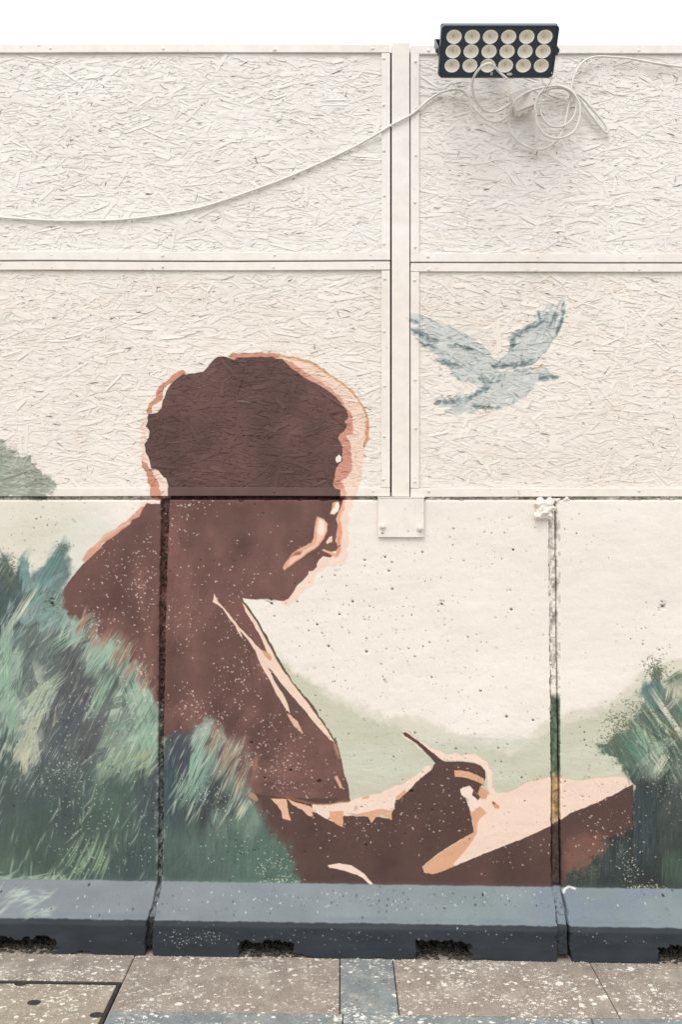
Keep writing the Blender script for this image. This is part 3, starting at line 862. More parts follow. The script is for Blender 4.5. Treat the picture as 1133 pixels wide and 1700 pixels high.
def paint_mat(name, rough=.75, noise_scale=60, bump=.15, dist=.002, darken=0.0, dth=.48, dsc=45, stretch=(1, 1, 1), spec=.3):
    """the wall paint: image of the mural laid on in world x / z, plus grain"""
    m, t, b = new_mat(name)
    N, L = t.nodes, t.links
    geo = N.new('ShaderNodeNewGeometry')
    sx = N.new('ShaderNodeSeparateXYZ')
    L.new(geo.outputs['Position'], sx.inputs[0])

    def ma(op, a, v):
        q = N.new('ShaderNodeMath')
        q.operation = op
        L.new(a, q.inputs[0])
        q.inputs[1].default_value = v
        return q.outputs[0]
    u = ma('DIVIDE', ma('ADD', ma('MULTIPLY', sx.outputs[0], S), 566.5 - PX0), PX1 - PX0)
    # v = 1 - (850 + S*(H-z) - PY0)/(PY1-PY0)
    v = ma('DIVIDE', ma('ADD', ma('MULTIPLY', sx.outputs[2], S), -(850 + S * H) + PY1), PY1 - PY0)
    cx = N.new('ShaderNodeCombineXYZ')
    L.new(u, cx.inputs[0])
    L.new(v, cx.inputs[1])
    im = N.new('ShaderNodeTexImage')
    im.image = img
    im.extension = 'EXTEND'
    im.interpolation = 'Linear'
    L.new(cx.outputs[0], im.inputs[0])
    mp = N.new('ShaderNodeMapping')
    mp.inputs['Scale'].default_value = stretch
    L.new(geo.outputs['Position'], mp.inputs[0])
    no = N.new('ShaderNodeTexNoise')
    no.inputs['Scale'].default_value = noise_scale
    no.inputs['Detail'].default_value = 8
    no.inputs['Roughness'].default_value = .6
    L.new(mp.outputs[0], no.inputs['Vector'])
    rp = N.new('ShaderNodeMapRange')
    rp.inputs['From Min'].default_value = .3
    rp.inputs['From Max'].default_value = .7
    rp.inputs['To Min'].default_value = ALB * .94
    rp.inputs['To Max'].default_value = ALB * 1.05
    L.new(no.outputs[0], rp.inputs[0])
    mx = N.new('ShaderNodeVectorMath')
    mx.operation = 'SCALE'
    L.new(im.outputs[0], mx.inputs[0])
    L.new(rp.outputs[0], mx.inputs['Scale'])
    col = mx.outputs[0]
    if darken > 0:  # random patches of dirt
        n2 = N.new('ShaderNodeTexNoise')
        n2.inputs['Scale'].default_value = dsc
        n2.inputs['Detail'].default_value = 10
        L.new(geo.outputs['Position'], n2.inputs['Vector'])
        r2 = N.new('ShaderNodeMapRange')
        r2.inputs['From Min'].default_value = dth
        r2.inputs['From Max'].default_value = dth + .10
        r2.inputs['To Max'].default_value = darken
        L.new(n2.outputs[0], r2.inputs[0])
        m2 = N.new('ShaderNodeMix')
        m2.data_type = 'RGBA'
        L.new(r2.outputs[0], m2.inputs['Factor'])
        L.new(col, m2.inputs['A'])
        m2.inputs['B'].default_value = (.035, .03, .026, 1)
        col = m2.outputs['Result']
    L.new(col, b.inputs['Base Color'])
    b.inputs['Roughness'].default_value = rough
    b.inputs['Specular IOR Level'].default_value = spec
    bp = N.new('ShaderNodeBump')
    bp.inputs['Strength'].default_value = bump
    bp.inputs['Distance'].default_value = dist
    L.new(no.outputs[0], bp.inputs['Height'])
    L.new(bp.outputs[0], b.inputs['Normal'])
    return m


def plain(name, col, rough=.5, metal=0.0, var=.06, scale=40, bump=.1, dist=.001, spec=.5):
    m, t, b = new_mat(name)
    N, L = t.nodes, t.links
    geo = N.new('ShaderNodeNewGeometry')
    no = N.new('ShaderNodeTexNoise')
    no.inputs['Scale'].default_value = scale
    no.inputs['Detail'].default_value = 6
    L.new(geo.outputs['Position'], no.inputs['Vector'])
    rp = N.new('ShaderNodeMapRange')
    rp.inputs['From Min'].default_value = .3
    rp.inputs['From Max'].default_value = .7
    rp.inputs['To Min'].default_value = 1 - var
    rp.inputs['To Max'].default_value = 1 + var
    L.new(no.outputs[0], rp.inputs[0])
    mx = N.new('ShaderNodeVectorMath')
    mx.operation = 'SCALE'
    mx.inputs[0].default_value = col
    L.new(rp.outputs[0], mx.inputs['Scale'])
    L.new(mx.outputs[0], b.inputs['Base Color'])
    b.inputs['Roughness'].default_value = rough
    b.inputs['Metallic'].default_value = metal
    b.inputs['Specular IOR Level'].default_value = spec
    bp = N.new('ShaderNodeBump')
    bp.inputs['Strength'].default_value = bump
    bp.inputs['Distance'].default_value = dist
    L.new(no.outputs[0], bp.inputs['Height'])
    L.new(bp.outputs[0], b.inputs['Normal'])
    return m


M_CONC = paint_mat('painted_concrete', .78, 160, .25, .0015, darken=.4, dth=.66, dsc=30)
M_OSB = paint_mat('painted_strand_board', .46, 220, .35, .0012, stretch=(.35, 1, 1.8))
M_RAIL = paint_mat('painted_steel', .42, 25, .2, .0016, spec=.5, darken=.5, dth=.665, dsc=55)
M_JOINT = paint_mat('painted_mortar', .85, 120, .6, .003, darken=.68)
M_JOINT2 = paint_mat('painted_mortar_pale', .8, 90, .5, .002, darken=.5, dth=.52, dsc=70)
M_LUMP = paint_mat('painted_foam', .7, 150, .6, .003, darken=.5, dth=.62, dsc=60)
M_GAP_SHADE = plain('board_gap_shade', (.075, .06, .05), .9, var=.5, scale=90, bump=0)  # one dark colour for gap shadow and bare board together
M_RAW_SHADE = plain('raw_concrete_shade', (.040, .034, .028), .9, var=.6, scale=60, bump=.8, dist=.004)  # raw concrete darkened to carry the shade of the pockets
M_BLACK = plain('black_powder_coat', (.028, .042, .062), .38, var=.12, scale=200, bump=.06)
M_REFL = plain('cream_reflector', (.95, .935, .86), .3, var=.01, scale=20, bump=.0, spec=.7)
M_LED = plain('yellow_led', (.80, .66, .34), .35, var=.02, scale=20, bump=0)
M_STEEL = plain('zinc_steel', (.45, .46, .47), .4, metal=.9, var=.1, scale=80, bump=.1)
M_CABLE = plain('off_white_cable', (.72, .71, .67), .42, var=.05, scale=30, bump=.03)
M_BOX = plain('off_white_plastic', (.80, .755, .72), .5, var=.03, scale=30, bump=.05)
M_TIE = plain('clear_nylon_tie', (.6, .58, .54), .4, var=.05)
M_LABEL = plain('pale_sticker', (.62, .63, .6), .4, var=.02)
M_WIRE = plain('dark_wire', (.04, .04, .04), .5)


def slab_mat(name, col, col2, grooves=0.0):
    m, t, b = new_mat(name)
    N, L = t.nodes, t.links
    geo = N.new('ShaderNodeNewGeometry')
    no = N.new('ShaderNodeTexNoise')
    no.inputs['Scale'].default_value = 14
    no.inputs['Detail'].default_value = 10
    no.inputs['Roughness'].default_value = .65
    L.new(geo.outputs['Position'], no.inputs['Vector'])
    fine = N.new('ShaderNodeTexNoise')
    fine.inputs['Scale'].default_value = 420
    fine.inputs['Detail'].default_value = 4
    L.new(geo.outputs['Position'], fine.inputs['Vector'])
    mx = N.new('ShaderNodeMix'); mx.data_type = 'RGBA'
    r0 = N.new('ShaderNodeMapRange')
    r0.inputs['From Min'].default_value = .35; r0.inputs['From Max'].default_value = .65
    L.new(no.outputs[0], r0.inputs[0])
    L.new(r0.outputs[0], mx.inputs['Factor'])
    mx.inputs['A'].default_value = (*col, 1)
    mx.inputs['B'].default_value = (*col2, 1)
    # aggregate grain
    r1 = N.new('ShaderNodeMapRange')
    r1.inputs['From Min'].default_value = .3; r1.inputs['From Max'].default_value = .7
    r1.inputs['To Min'].default_value = .48; r1.inputs['To Max'].default_value = 1.5
    L.new(fine.outputs[0], r1.inputs[0])
    sc = N.new('ShaderNodeVectorMath'); sc.operation = 'SCALE'
    L.new(mx.outputs['Result'], sc.inputs[0]); L.new(r1.outputs[0], sc.inputs['Scale'])
    # pale worn patches
    wp = N.new('ShaderNodeTexNoise'); wp.inputs['Scale'].default_value = 11; wp.inputs['Detail'].default_value = 9; wp.inputs['Roughness'].default_value = .72
    L.new(geo.outputs['Position'], wp.inputs['Vector'])
    wr = N.new('ShaderNodeMapRange'); wr.inputs['From Min'].default_value = .50; wr.inputs['From Max'].default_value = .66; wr.inputs['To Max'].default_value = .55
    L.new(wp.outputs[0], wr.inputs[0])
    wm = N.new('ShaderNodeMix'); wm.data_type = 'RGBA'
    L.new(wr.outputs[0], wm.inputs['Factor']); L.new(sc.outputs[0], wm.inputs['A'])
    wm.inputs['B'].default_value = (.47, .43, .37, 1)
    # dropped white paint
    # stains and old gum
    st = N.new('ShaderNodeTexNoise'); st.inputs['Scale'].default_value = 32; st.inputs['Detail'].default_value = 8; st.inputs['Roughness'].default_value = .7
    L.new(geo.outputs['Position'], st.inputs['Vector'])
    sr = N.new('ShaderNodeMapRange'); sr.inputs['From Min'].default_value = .58; sr.inputs['From Max'].default_value = .74; sr.inputs['To Max'].default_value = .7
    L.new(st.outputs[0], sr.inputs[0])
    sm = N.new('ShaderNodeMix'); sm.data_type = 'RGBA'
    L.new(sr.outputs[0], sm.inputs['Factor']); L.new(wm.outputs['Result'], sm.inputs['A'])
    sm.inputs['B'].default_value = (.085, .07, .055, 1)
    col_out = sm.outputs['Result']
    for (vs, th, ns, seed) in ((64, .34, 110, 0), (150, .40, 190, 3.3), (24, .20, 85, 7.7)):
        wn = N.new('ShaderNodeTexNoise')
        wn.inputs['Scale'].default_value = ns
        wn.inputs['Detail'].default_value = 3
        L.new(geo.outputs['Position'], wn.inputs['Vector'])
        ad = N.new('ShaderNodeVectorMath'); ad.operation = 'MULTIPLY_ADD'
        ad.inputs[1].default_value = (.030, .018, 0)
        L.new(wn.outputs['Color'], ad.inputs[0]); L.new(geo.outputs['Position'], ad.inputs[2])
        fl = N.new('ShaderNodeVectorMath'); fl.operation = 'MULTIPLY'
        fl.inputs[1].default_value = (1, 1, 0)
        L.new(ad.outputs[0], fl.inputs[0])
        off = N.new('ShaderNodeVectorMath'); off.operation = 'ADD'
        off.inputs[1].default_value = (seed, seed * 2, 0)
        L.new(fl.outputs[0], off.inputs[0])
        vo = N.new('ShaderNodeTexVoronoi')
        vo.inputs['Scale'].default_value = vs
        L.new(off.outputs[0], vo.inputs['Vector'])
        # random radius per cell from its colour
        sp = N.new('ShaderNodeSeparateColor')
        L.new(vo.outputs['Color'], sp.inputs[0])
        pw = N.new('ShaderNodeMath'); pw.operation = 'POWER'; pw.inputs[1].default_value = 2.2
        L.new(sp.outputs[0], pw.inputs[0])
        ml = N.new('ShaderNodeMath'); ml.operation = 'MULTIPLY'; ml.inputs[1].default_value = th * 1.65
        L.new(pw.outputs[0], ml.inputs[0])
        # patchy density
        pn = N.new('ShaderNodeTexNoise'); pn.inputs['Scale'].default_value = 5; pn.inputs['Detail'].default_value = 3
        L.new(off.outputs[0], pn.inputs['Vector'])
        pr = N.new('ShaderNodeMapRange'); pr.inputs['From Min'].default_value = .36; pr.inputs['From Max'].default_value = .6
        pr.inputs['To Min'].default_value = .15; pr.inputs['To Max'].default_value = 1.15
        L.new(pn.outputs[0], pr.inputs[0])
        mm = N.new('ShaderNodeMath'); mm.operation = 'MULTIPLY'
        L.new(ml.outputs[0], mm.inputs[0]); L.new(pr.outputs[0], mm.inputs[1])
        sb = N.new('ShaderNodeMath'); sb.operation = 'SUBTRACT'
        L.new(mm.outputs[0], sb.inputs[0]); L.new(vo.outputs['Distance'], sb.inputs[1])
        rr = N.new('ShaderNodeMapRange'); rr.inputs['From Min'].default_value = 0; rr.inputs['From Max'].default_value = .09
        rr.inputs['To Max'].default_value = .85
        L.new(sb.outputs[0], rr.inputs[0])
        mw = N.new('ShaderNodeMix'); mw.data_type = 'RGBA'
        L.new(rr.outputs[0], mw.inputs['Factor'])
        L.new(col_out, mw.inputs['A'])
        mw.inputs['B'].default_value = (.80, .77, .71, 1)
        col_out = mw.outputs['Result']
    L.new(col_out, b.inputs['Base Color'])
    b.inputs['Roughness'].default_value = .85
    bp = N.new('ShaderNodeBump'); bp.inputs['Strength'].default_value = .5; bp.inputs['Distance'].default_value = .0012
    L.new(fine.outputs[0], bp.inputs['Height'])
    last = bp
    if grooves > 0:
        wv = N.new('ShaderNodeTexWave'); wv.inputs['Scale'].default_value = 55; wv.inputs['Distortion'].default_value = 1.2
        wv.inputs['Detail'].default_value = 2
        wv.bands_direction = 'X'
        L.new(geo.outputs['Position'], wv.inputs['Vector'])
        b2 = N.new('ShaderNodeBump'); b2.inputs['Strength'].default_value = grooves; b2.inputs['Distance'].default_value = .0018
        L.new(wv.outputs[0], b2.inputs['Height'])
        L.new(bp.outputs[0], b2.inputs['Normal'])
        last = b2
    L.new(last.outputs[0], b.inputs['Normal'])
    return m


M_SLAB = slab_mat('worn_taupe_slab', (.335, .285, .24), (.255, .215, .185), .5)
M_BLUE = slab_mat('blue_grey_slab', (.235, .262, .262), (.165, .19, .195))
M_COVER = slab_mat('sandy_cover', (.35, .295, .23), (.27, .23, .18))
M_GROUND = plain('street_ground', (.17, .155, .14), .9, var=.25, scale=6, bump=.4, dist=.004)

# ------------------------------------------------------------------ ground and pavement
V = []
for (x, y) in [(-300, -300), (300, -300), (300, 300), (-300, 300)]:
    V.append((x, y, zg(max(-3, min(3, x))) - .06 if abs(x) < 5 else -.12))
gr = mesh_np('ground', [(-300, -300, -.13), (300, -300, -.13), (300, 300, -.13), (-300, 300, -.13)], np.array([[0, 1, 2, 3]]))
tag(link('ground', gr, M_GROUND), kind='structure')

pav = empty('pavement')
tag(pav, kind='structure')
bed_v = [(-3.2, -3.6, zg(-3.2) - .03), (3.2, -3.6, zg(3.2) - .03), (3.2, .35, zg(3.2) - .03), (-3.2, .35, zg(-3.2) - .03)]
link('mortar_bed', mesh_np('mortar_bed', bed_v, np.array([[0, 1, 2, 3]])), plain('bed', (.13, .115, .10), .95, var=.3, scale=80, bump=.5, dist=.003), pav)

GAP = .0015


def slab(x0, x1, y0, y1, mat, dz=0.0, name='paving_slab', parent=None, tilt=0):
    bm = bmesh.new()
    bm_box(bm, x0 + GAP, x1 - GAP, y0 + GAP, y1 - GAP, -.045, 0, .0022, 2)
    for v in bm.verts:
        v.co.z += zg(v.co.x) + dz + tilt * (v.co.y - y0)
    return from_bm(name, bm, mat, parent if parent is not None else pav)


YA = -.436    # front of the first row
XS = [-3.1, -1.66, -.655, -.0035]
# row against the wall
slab(-3.1, -1.9, -.286, .3, M_SLAB)
slab(-1.9, -.655, -.286, .3, M_SLAB, .001)
slab(-.655, -.0035, YA, .3, M_SLAB, 0)
slab(-.0035, .1645, YA, .3, M_BLUE, .0008)
slab(.1645, .79, YA, .3, M_SLAB, .0002)
slab(.79, 1.415, YA, .3, M_SLAB, -.0006)
slab(1.415, 1.583, YA, .3, M_BLUE)
slab(1.583, 2.3, YA, .3, M_SLAB)
# blue course
x = -.655
for wd in (.66, .7, .63, .66, .6):
    slab(x, x + wd, YA - .168, YA, M_BLUE, random.uniform(-.0006, .0006))
    x += wd
# courses toward the street, behind the viewer's feet
for r in range(4):
    y1 = YA - .168 - r * .62
    x = -.655 if r == 0 else -3.1
    while x < 2.8:
        slab(x, x + .62, y1 - .62, y1, M_SLAB, random.uniform(-.0007, .0007))
        x += .62

# access cover
cov = empty('access_cover', (-1.2, -.6, 0))
tag(cov, 'sandy concrete access cover set in the pavement in front of the leftmost barrier', 'access cover')


def rel(o, root):
    o.parent = root
    o.matrix_parent_inverse = Matrix.Translation(-root.location)
    return o


o = slab(-1.72, -.668, -1.0, -.297, M_COVER, -.002, 'cover_slab'); rel(o, cov)
bm = bmesh.new()
for (a, b, c, d) in ((-1.735, -.657, -.2955, -.289), (-.6665, -.657, -1.0, -.2955)):
    bm_box(bm, a, b, c, d, -.04, .002, .001, 1)
for v in bm.verts:
    v.co.z += zg(v.co.x)
rel(from_bm('edge_frame', bm, plain('dark_iron', (.05, .045, .04), .7, metal=.3, var=.3)), cov)
for (px, py) in ((34, 1634), (56, 1665), (160, 1684)):
    d = F * H / (py - 850)
    cx, cy = (px - 566.5) * d / F, d - D
    bm = bmesh.new()
    bm_lathe(bm, [(0, 0), (.011, 0), (.0135, .001), (.015, .0)], (0, 0, 0), 16)
    for v in bm.verts:
        v.co = Vector((cx + v.co.x * 1.3, cy + v.co.z * .9, zg(cx) - .0010 + v.co.y * 1.2))
    bm2 = bmesh.new()
    rel(from_bm('lifting_socket', bm, plain('socket_dark', (.035, .03, .027), .8, var=.4)), cov)

# ------------------------------------------------------------------ concrete barriers
def interp(tab):
    xs = np.array([t[0] for t in tab], float)
    ys = np.array([t[1] for t in tab], float)
    return lambda z: np.interp(z, xs, ys)


L_far = interp([(0, -2.6), (1.5, -2.6)])
R_far = interp([(0, 2.75), (1.5, 2.75)])
E0R = interp([(0, -.624), (.10, -.618), (.176, -.611), (.3, -.609), (.7, -.608), (1.15, -.604), (1.46, -.598)])
E1L = interp([(0, -.597), (.10, -.600), (.176, -.596), (.3, -.592), (.7, -.590), (1.15, -.581), (1.46, -.571)])
E1R = interp([(0, .687), (.08, .686), (.16, .700), (.5, .699), (1.0, .694), (1.46, .690)])
E2L = interp([(0, .734), (.08, .728), (.16, .735), (.5, .728), (1.0, .720), (1.46, .716)])

prof = [(1.447, .16, 0), (1.447, .010, 0), (1.4463, .0045, .2), (1.4445, .0015, .5), (1.4415, .0002, 1)]
z = 1.4385
while z > .192:
    prof.append((z, 0.0, 1)); z -= .003
prof += [(.188, -.0004, 1), (.184, -.0015, 1), (.180, -.0035, 1), (.1765, -.0065, 1)]
sl0, sl1 = (.1765, -.0065), (.1005, -.126)
for k in range(1, 38):
    t = k / 38
    prof.append((sl0[0] + (sl1[0] - sl0[0]) * t, sl0[1] + (sl1[1] - sl0[1]) * t, 1))
prof += [(.0990, -.1282, 1), (.0970, -.1300, 1), (.0945, -.1308, 1), (.0915, -.1312, 1)]
z = .0885
while z > -.034:
    prof.append((z, -.1313, 1)); z -= .003
PZ = np.array([p[0] for p in prof]); PY = np.array([p[1] for p in prof]); PA = np.array([p[2] for p in prof])
dzp = np.gradient(PZ); dyp = np.gradient(PY)
nl = np.hypot(dzp, dyp) + 1e-9
# inward normal (into the wall): for a vertical face (dz<0, dy=0) -> +y
NY, NZ = -dzp / nl, dyp / nl
FRONT = (PY < -.1305) & (PZ < .0935)

POCK = [(-2.15, -1.95, .055, 1), (-1.10, -.905, .050, 2), (-.325, -.148, .052, 3), (.238, .412, .056, 4), (1.01, 1.22, .054, 5), (2.0, 2.2, .05, 6)]


def barrier(Lf, Rf, x0v, x1v, label, seed, dyz):
    root = empty('concrete_barrier', (float((Lf(0) + Rf(0)) / 2), .05, 0))
    tag(root, label, 'barrier', 'precast barriers that carry the mural')
    Wd = float(Rf(.7) - Lf(.7))
    xs = []
    x_ = float(Lf(.7)); R_ = float(Rf(.7))
    while x_ < R_:
        xs.append(x_)
        near = -1.25 < x_ < 1.25
        x_ += .003 if near else .03
    xs.append(R_)
    t = (np.array(xs) - float(Lf(.7))) / Wd
    # refine ends for the rounded arris
    end = np.array([0, .0008, .0018]) / Wd
    t = np.unique(np.concatenate([end, t[(t > .0025 / Wd) & (t < 1 - .0025 / Wd)], 1 - end]))
    T, ZI = np.meshgrid(t, np.arange(len(PZ)))
    Zp = PZ[ZI]; Yp = PY[ZI].copy(); A = PA[ZI]
    Lz = Lf(Zp); Rz = Rf(Zp)
    eL = (fbm1(Zp[:, :1] * 60, seed, 5) * .0022 + fbm1(Zp[:, :1] * 400, seed + 1, 3) * .0008) * (1 + 1.2 * (Zp[:, :1] < .2))
    eR = (fbm1(Zp[:, :1] * 60, seed + 2, 5) * .0022 + fbm1(Zp[:, :1] * 400, seed + 3, 3) * .0008) * (1 + 1.2 * (Zp[:, :1] < .2))
    Lz = Lz + eL; Rz = Rz + eR
    X = Lz + T * (Rz - Lz)
    h = hsample(X, Zp) * np.clip(A, .25, 1)
    # rounded, chipped arrises
    de = np.minimum(X - Lz, Rz - X)
    chip = np.clip(fbm(Zp * 55 + seed, X * 30, seed + 9, 3) - .55, 0, 1) * .035
    rad = .003 + chip
    kk = np.clip(1 - de / rad, 0, 1)
    h = h + rad * (1 - np.sqrt(np.clip(1 - kk * kk, 0, 1)))
    dt = np.clip(1.4475 - Zp, 0, 1)
    ct = np.clip(fbm(X * 45, X * 3 + seed, seed + 19, 4) - .56, 0, 1) * .05
    h = h + np.clip(1 - dt / (ct + 1e-4), 0, 1) * ct * .8 * (A > .1)
    Y = Yp + NY[ZI] * h
    Zv = Zp + NZ[ZI] * h
    # pockets broken out of the plinth
    fr = FRONT[ZI]
    for (a, b, ht, sd) in POCK:
        n_e = (fbm(X * 90, Zp * 110, 300 + sd, 4) - .5)
        inx = np.minimum(X - a, b - X) + n_e * .022
        inz = ht - Zp + (fbm(X * 60, Zp * 20, 320 + sd, 4) - .5) * .032
        k = np.clip(np.minimum(inx, inz) / .005, 0, 1) * fr
        Y = Y + k * (.085 + .035 * fbm(X * 60, Zp * 70, 340 + sd, 4))
    # ragged foot
    rg = np.clip(fbm(X * 11, X * 0 + seed, 360 + seed, 6) - .50, 0, 1) * .05
    kf = np.clip((rg - .004 - Zp) / .004, 0, 1) * fr
    Y = Y + kf * .02
    wg = np.clip(1 - Zp / .5, 0, 1)
    Zv = Zv + zg(X) * np.clip(wg * 1.6, 0, 1) + (0.0)
    V_ = np.stack([X, Y, Zv], -1)
    # side returns
    sideL = V_[:, :1].copy(); sideL[..., 1] = .16; sideL[..., 0] -= .0015
    sideR = V_[:, -1:].copy(); sideR[..., 1] = .16; sideR[..., 0] += .0015
    V_ = np.concatenate([sideL, V_, sideR], 1)
    r_, c_ = V_.shape[:2]
    idx = np.arange(r_ * c_).reshape(r_, c_)
    Fq = np.stack([idx[:-1, :-1], idx[1:, :-1], idx[1:, 1:], idx[:-1, 1:]], -1).reshape(-1, 4)
    me = mesh_np('barrier_body', V_.reshape(-1, 3), Fq, smooth=True)
    rel(link('barrier_body', me, None), root)
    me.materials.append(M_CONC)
    me.materials.append(M_RAW_SHADE)
    # raw concrete where the plinth is broken, its shade put into the colour
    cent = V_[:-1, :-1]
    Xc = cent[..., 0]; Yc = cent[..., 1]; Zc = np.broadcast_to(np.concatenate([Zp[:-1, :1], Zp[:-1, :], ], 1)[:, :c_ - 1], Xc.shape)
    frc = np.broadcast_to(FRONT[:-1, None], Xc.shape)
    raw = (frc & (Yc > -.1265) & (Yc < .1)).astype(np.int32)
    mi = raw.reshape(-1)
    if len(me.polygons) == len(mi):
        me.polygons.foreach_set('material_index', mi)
    return root


b0 = barrier(L_far, E0R, -1.2, 0, 'leftmost concrete barrier, painted mostly with teal and green bushes', 21, 0)
b1 = barrier(E1L, E1R, 0, 0, 'middle concrete barrier, painted with the brown figure\'s face, jacket and writing hand', 22, 0)
b2 = barrier(E2L, R_far, 0, 0, 'rightmost concrete barrier, painted with the page corner and dark bush, cream above', 23, 0)


# mortar filling the two upright joints
def joint(xl, xr, label, depth, seed, rough_, z0=.02, z1=1.45, mat=None):
    zs = np.arange(z0, z1, .0025)
    n = 31
    T, Zz = np.meshgrid(np.linspace(-.25, 1.25, n), zs)
    Lz, Rz = xl(Zz), xr(Zz)
    X = Lz + T * (Rz - Lz)
    Y = depth + (fbm(X * 160 + seed, Zz * 120, seed, 4) - .5) * rough_ + (fbm(X * 40, Zz * 26, seed + 7, 3) - .5) * rough_ * 1.2
    if mat is not None:
        slot = (fbm(Zz * 25, X * 0, seed + 31, 4) > .40)
        Y = Y + .03 * ((T < .11) & slot) + .03 * (T > .85)
    # follows the foot profile
    yp = np.interp(Zz, PZ[::-1], PY[::-1])
    Y = Y + np.where(Zz < .19, yp + .004, 0)
    V_ = np.stack([X, Y, Zz + zg(X) * np.clip((1 - Zz / .5) * 1.6, 0, 1)], -1)
    r_, c_ = V_.shape[:2]
    idx = np.arange(r_ * c_).reshape(r_, c_)
    Fq = np.stack([idx[:-1, :-1], idx[1:, :-1], idx[1:, 1:], idx[:-1, 1:]], -1).reshape(-1, 4)
    me = mesh_np('mortar_joint', V_.reshape(-1, 3), Fq, smooth=True)
    o = link('mortar_joint', me, mat or M_JOINT)
    tag(o, label, 'mortar joint', 'mortar joints between the barriers')
    return o


joint(E0R, E1L, 'dark crumbling mortar in the upright joint that runs down through the figure\'s back', .020, 501, .022)
joint(E1R, E2L, 'pale to green mortar in the upright joint that cuts through the painted page', .007, 521, .005, mat=M_JOINT2)

# rough mortar bed between barriers and hoarding
xs = np.arange(-1.6, 1.6, .003)
ts = np.linspace(0, 1, 9)
Xb, Tb = np.meshgrid(xs, ts)
Zb = 1.438 + Tb * .034
Yb = .012 + .020 * np.clip((Xb + .60) * 60, 0, 1) * np.clip((.02 - Xb) * 60, 0, 1) + (fbm(Xb * 70, Zb * 120, 610, 4) - .5) * .035 + .012 * (fbm(Xb * 9, Zb * 0, 615, 3) > .5)
Vb = np.stack([Xb, Yb, Zb], -1)
r_, c_ = Vb.shape[:2]
idx = np.arange(r_ * c_).reshape(r_, c_)
Fq = np.stack([idx[:-1, :-1], idx[1:, :-1], idx[1:, 1:], idx[:-1, 1:]], -1).reshape(-1, 4)
tag(link('mortar_bed_line', mesh_np('mortar_bed_line', Vb.reshape(-1, 3), Fq, True), M_JOINT2),
    'thin ragged line of mortar along the top of the barriers under the hoarding', 'mortar')

# blob of foam over the right joint
bm = bmesh.new()
rb = random.Random(4)
for i in range(28):
    q = rb.random()
    px = 905 + rb.gauss(0, 12) * (1 - .55 * q)
    py = 832 + q * 27
    c = P(px, py, -.003 - rb.random() * .009)
    r_ = rb.uniform(.012, .019)
    mm_ = Matrix.Translation(c) @ Matrix.Rotation(rb.uniform(0, 3), 4, 'Y') @ Matrix.Diagonal((1, .8, rb.uniform(.5, .9), 1)).to_4x4()
    bmesh.ops.create_icosphere(bm, subdivisions=4, radius=r_, matrix=mm_)
for i in range(9):
    c = P(rb.uniform(915, 945), rb.uniform(826, 831), .002)
    bmesh.ops.create_icosphere(bm, subdivisions=2, radius=rb.uniform(.004, .007), matrix=Matrix.Translation(c))
from mathutils import noise as mn
for v in bm.verts:
    d_ = mn.fractal(v.co * 110, .8, 2.1, 5) * .0045
    v.co += v.co.normalized() * 0 + Vector((d_, mn.fractal(v.co * 80 + Vector((9, 9, 9)), .9, 2.1, 3) * .005, mn.fractal(v.co * 85 + Vector((3, 7, 1)), .9, 2.1, 3) * .004))
_fb = from_bm('filler_blob', bm, M_LUMP, smooth=True)
_m = _fb.modifiers.new('remesh', 'REMESH')
_m.mode = 'VOXEL'
_m.voxel_size = .0016
_m.use_smooth_shade = True
_m = _fb.modifiers.new('soften', 'SMOOTH')
_m.factor = .6
_m.iterations = 4
tag(_fb, 'lumpy cream blob of filler squeezed out above the right upright joint', 'filler blob')

# ------------------------------------------------------------------ hoarding panels
YB = .0065        # face of the strand board


def board_z(py):
    return H + (850 - py) / S


strand_templates = []
for k in range(14):
    rr = random.Random(900 + k)
    n_ = 6
    L_, W_ = 1.0, 1.0
    top_ = [(-.5, rr.uniform(-.45, .1)), (rr.uniform(-.47, -.36), .5), (rr.uniform(.36, .47), rr.uniform(.42, .5)), (.5, rr.uniform(-.1, .3)), (rr.uniform(.38, .47), -.5), (rr.uniform(-.42, -.2), rr.uniform(-.5, -.44))]
    V_ = [(a, -.0004, b) for a, b in top_] + [(a * .98, .0010, b * .98) for a, b in top_]
    # crown the strand a little: centre vertex
    V_.append((0.02, -.0006, 0.0))
    fc3 = [(i, (i + 1) % 6, 12) for i in range(6)]
    fc4 = [((i + 1) % 6, i, i + 6, (i + 1) % 6 + 6) for i in range(6)]
    strand_templates.append((np.array(V_, float), np.array(fc3), np.array(fc4)))
strand_meshes = []
for k, (v_, f3, f4) in enumerate(strand_templates):
    me = mesh_np('wood_strand', v_, [f3, f4])
    me.materials.append(M_OSB)
    strand_meshes.append(me)


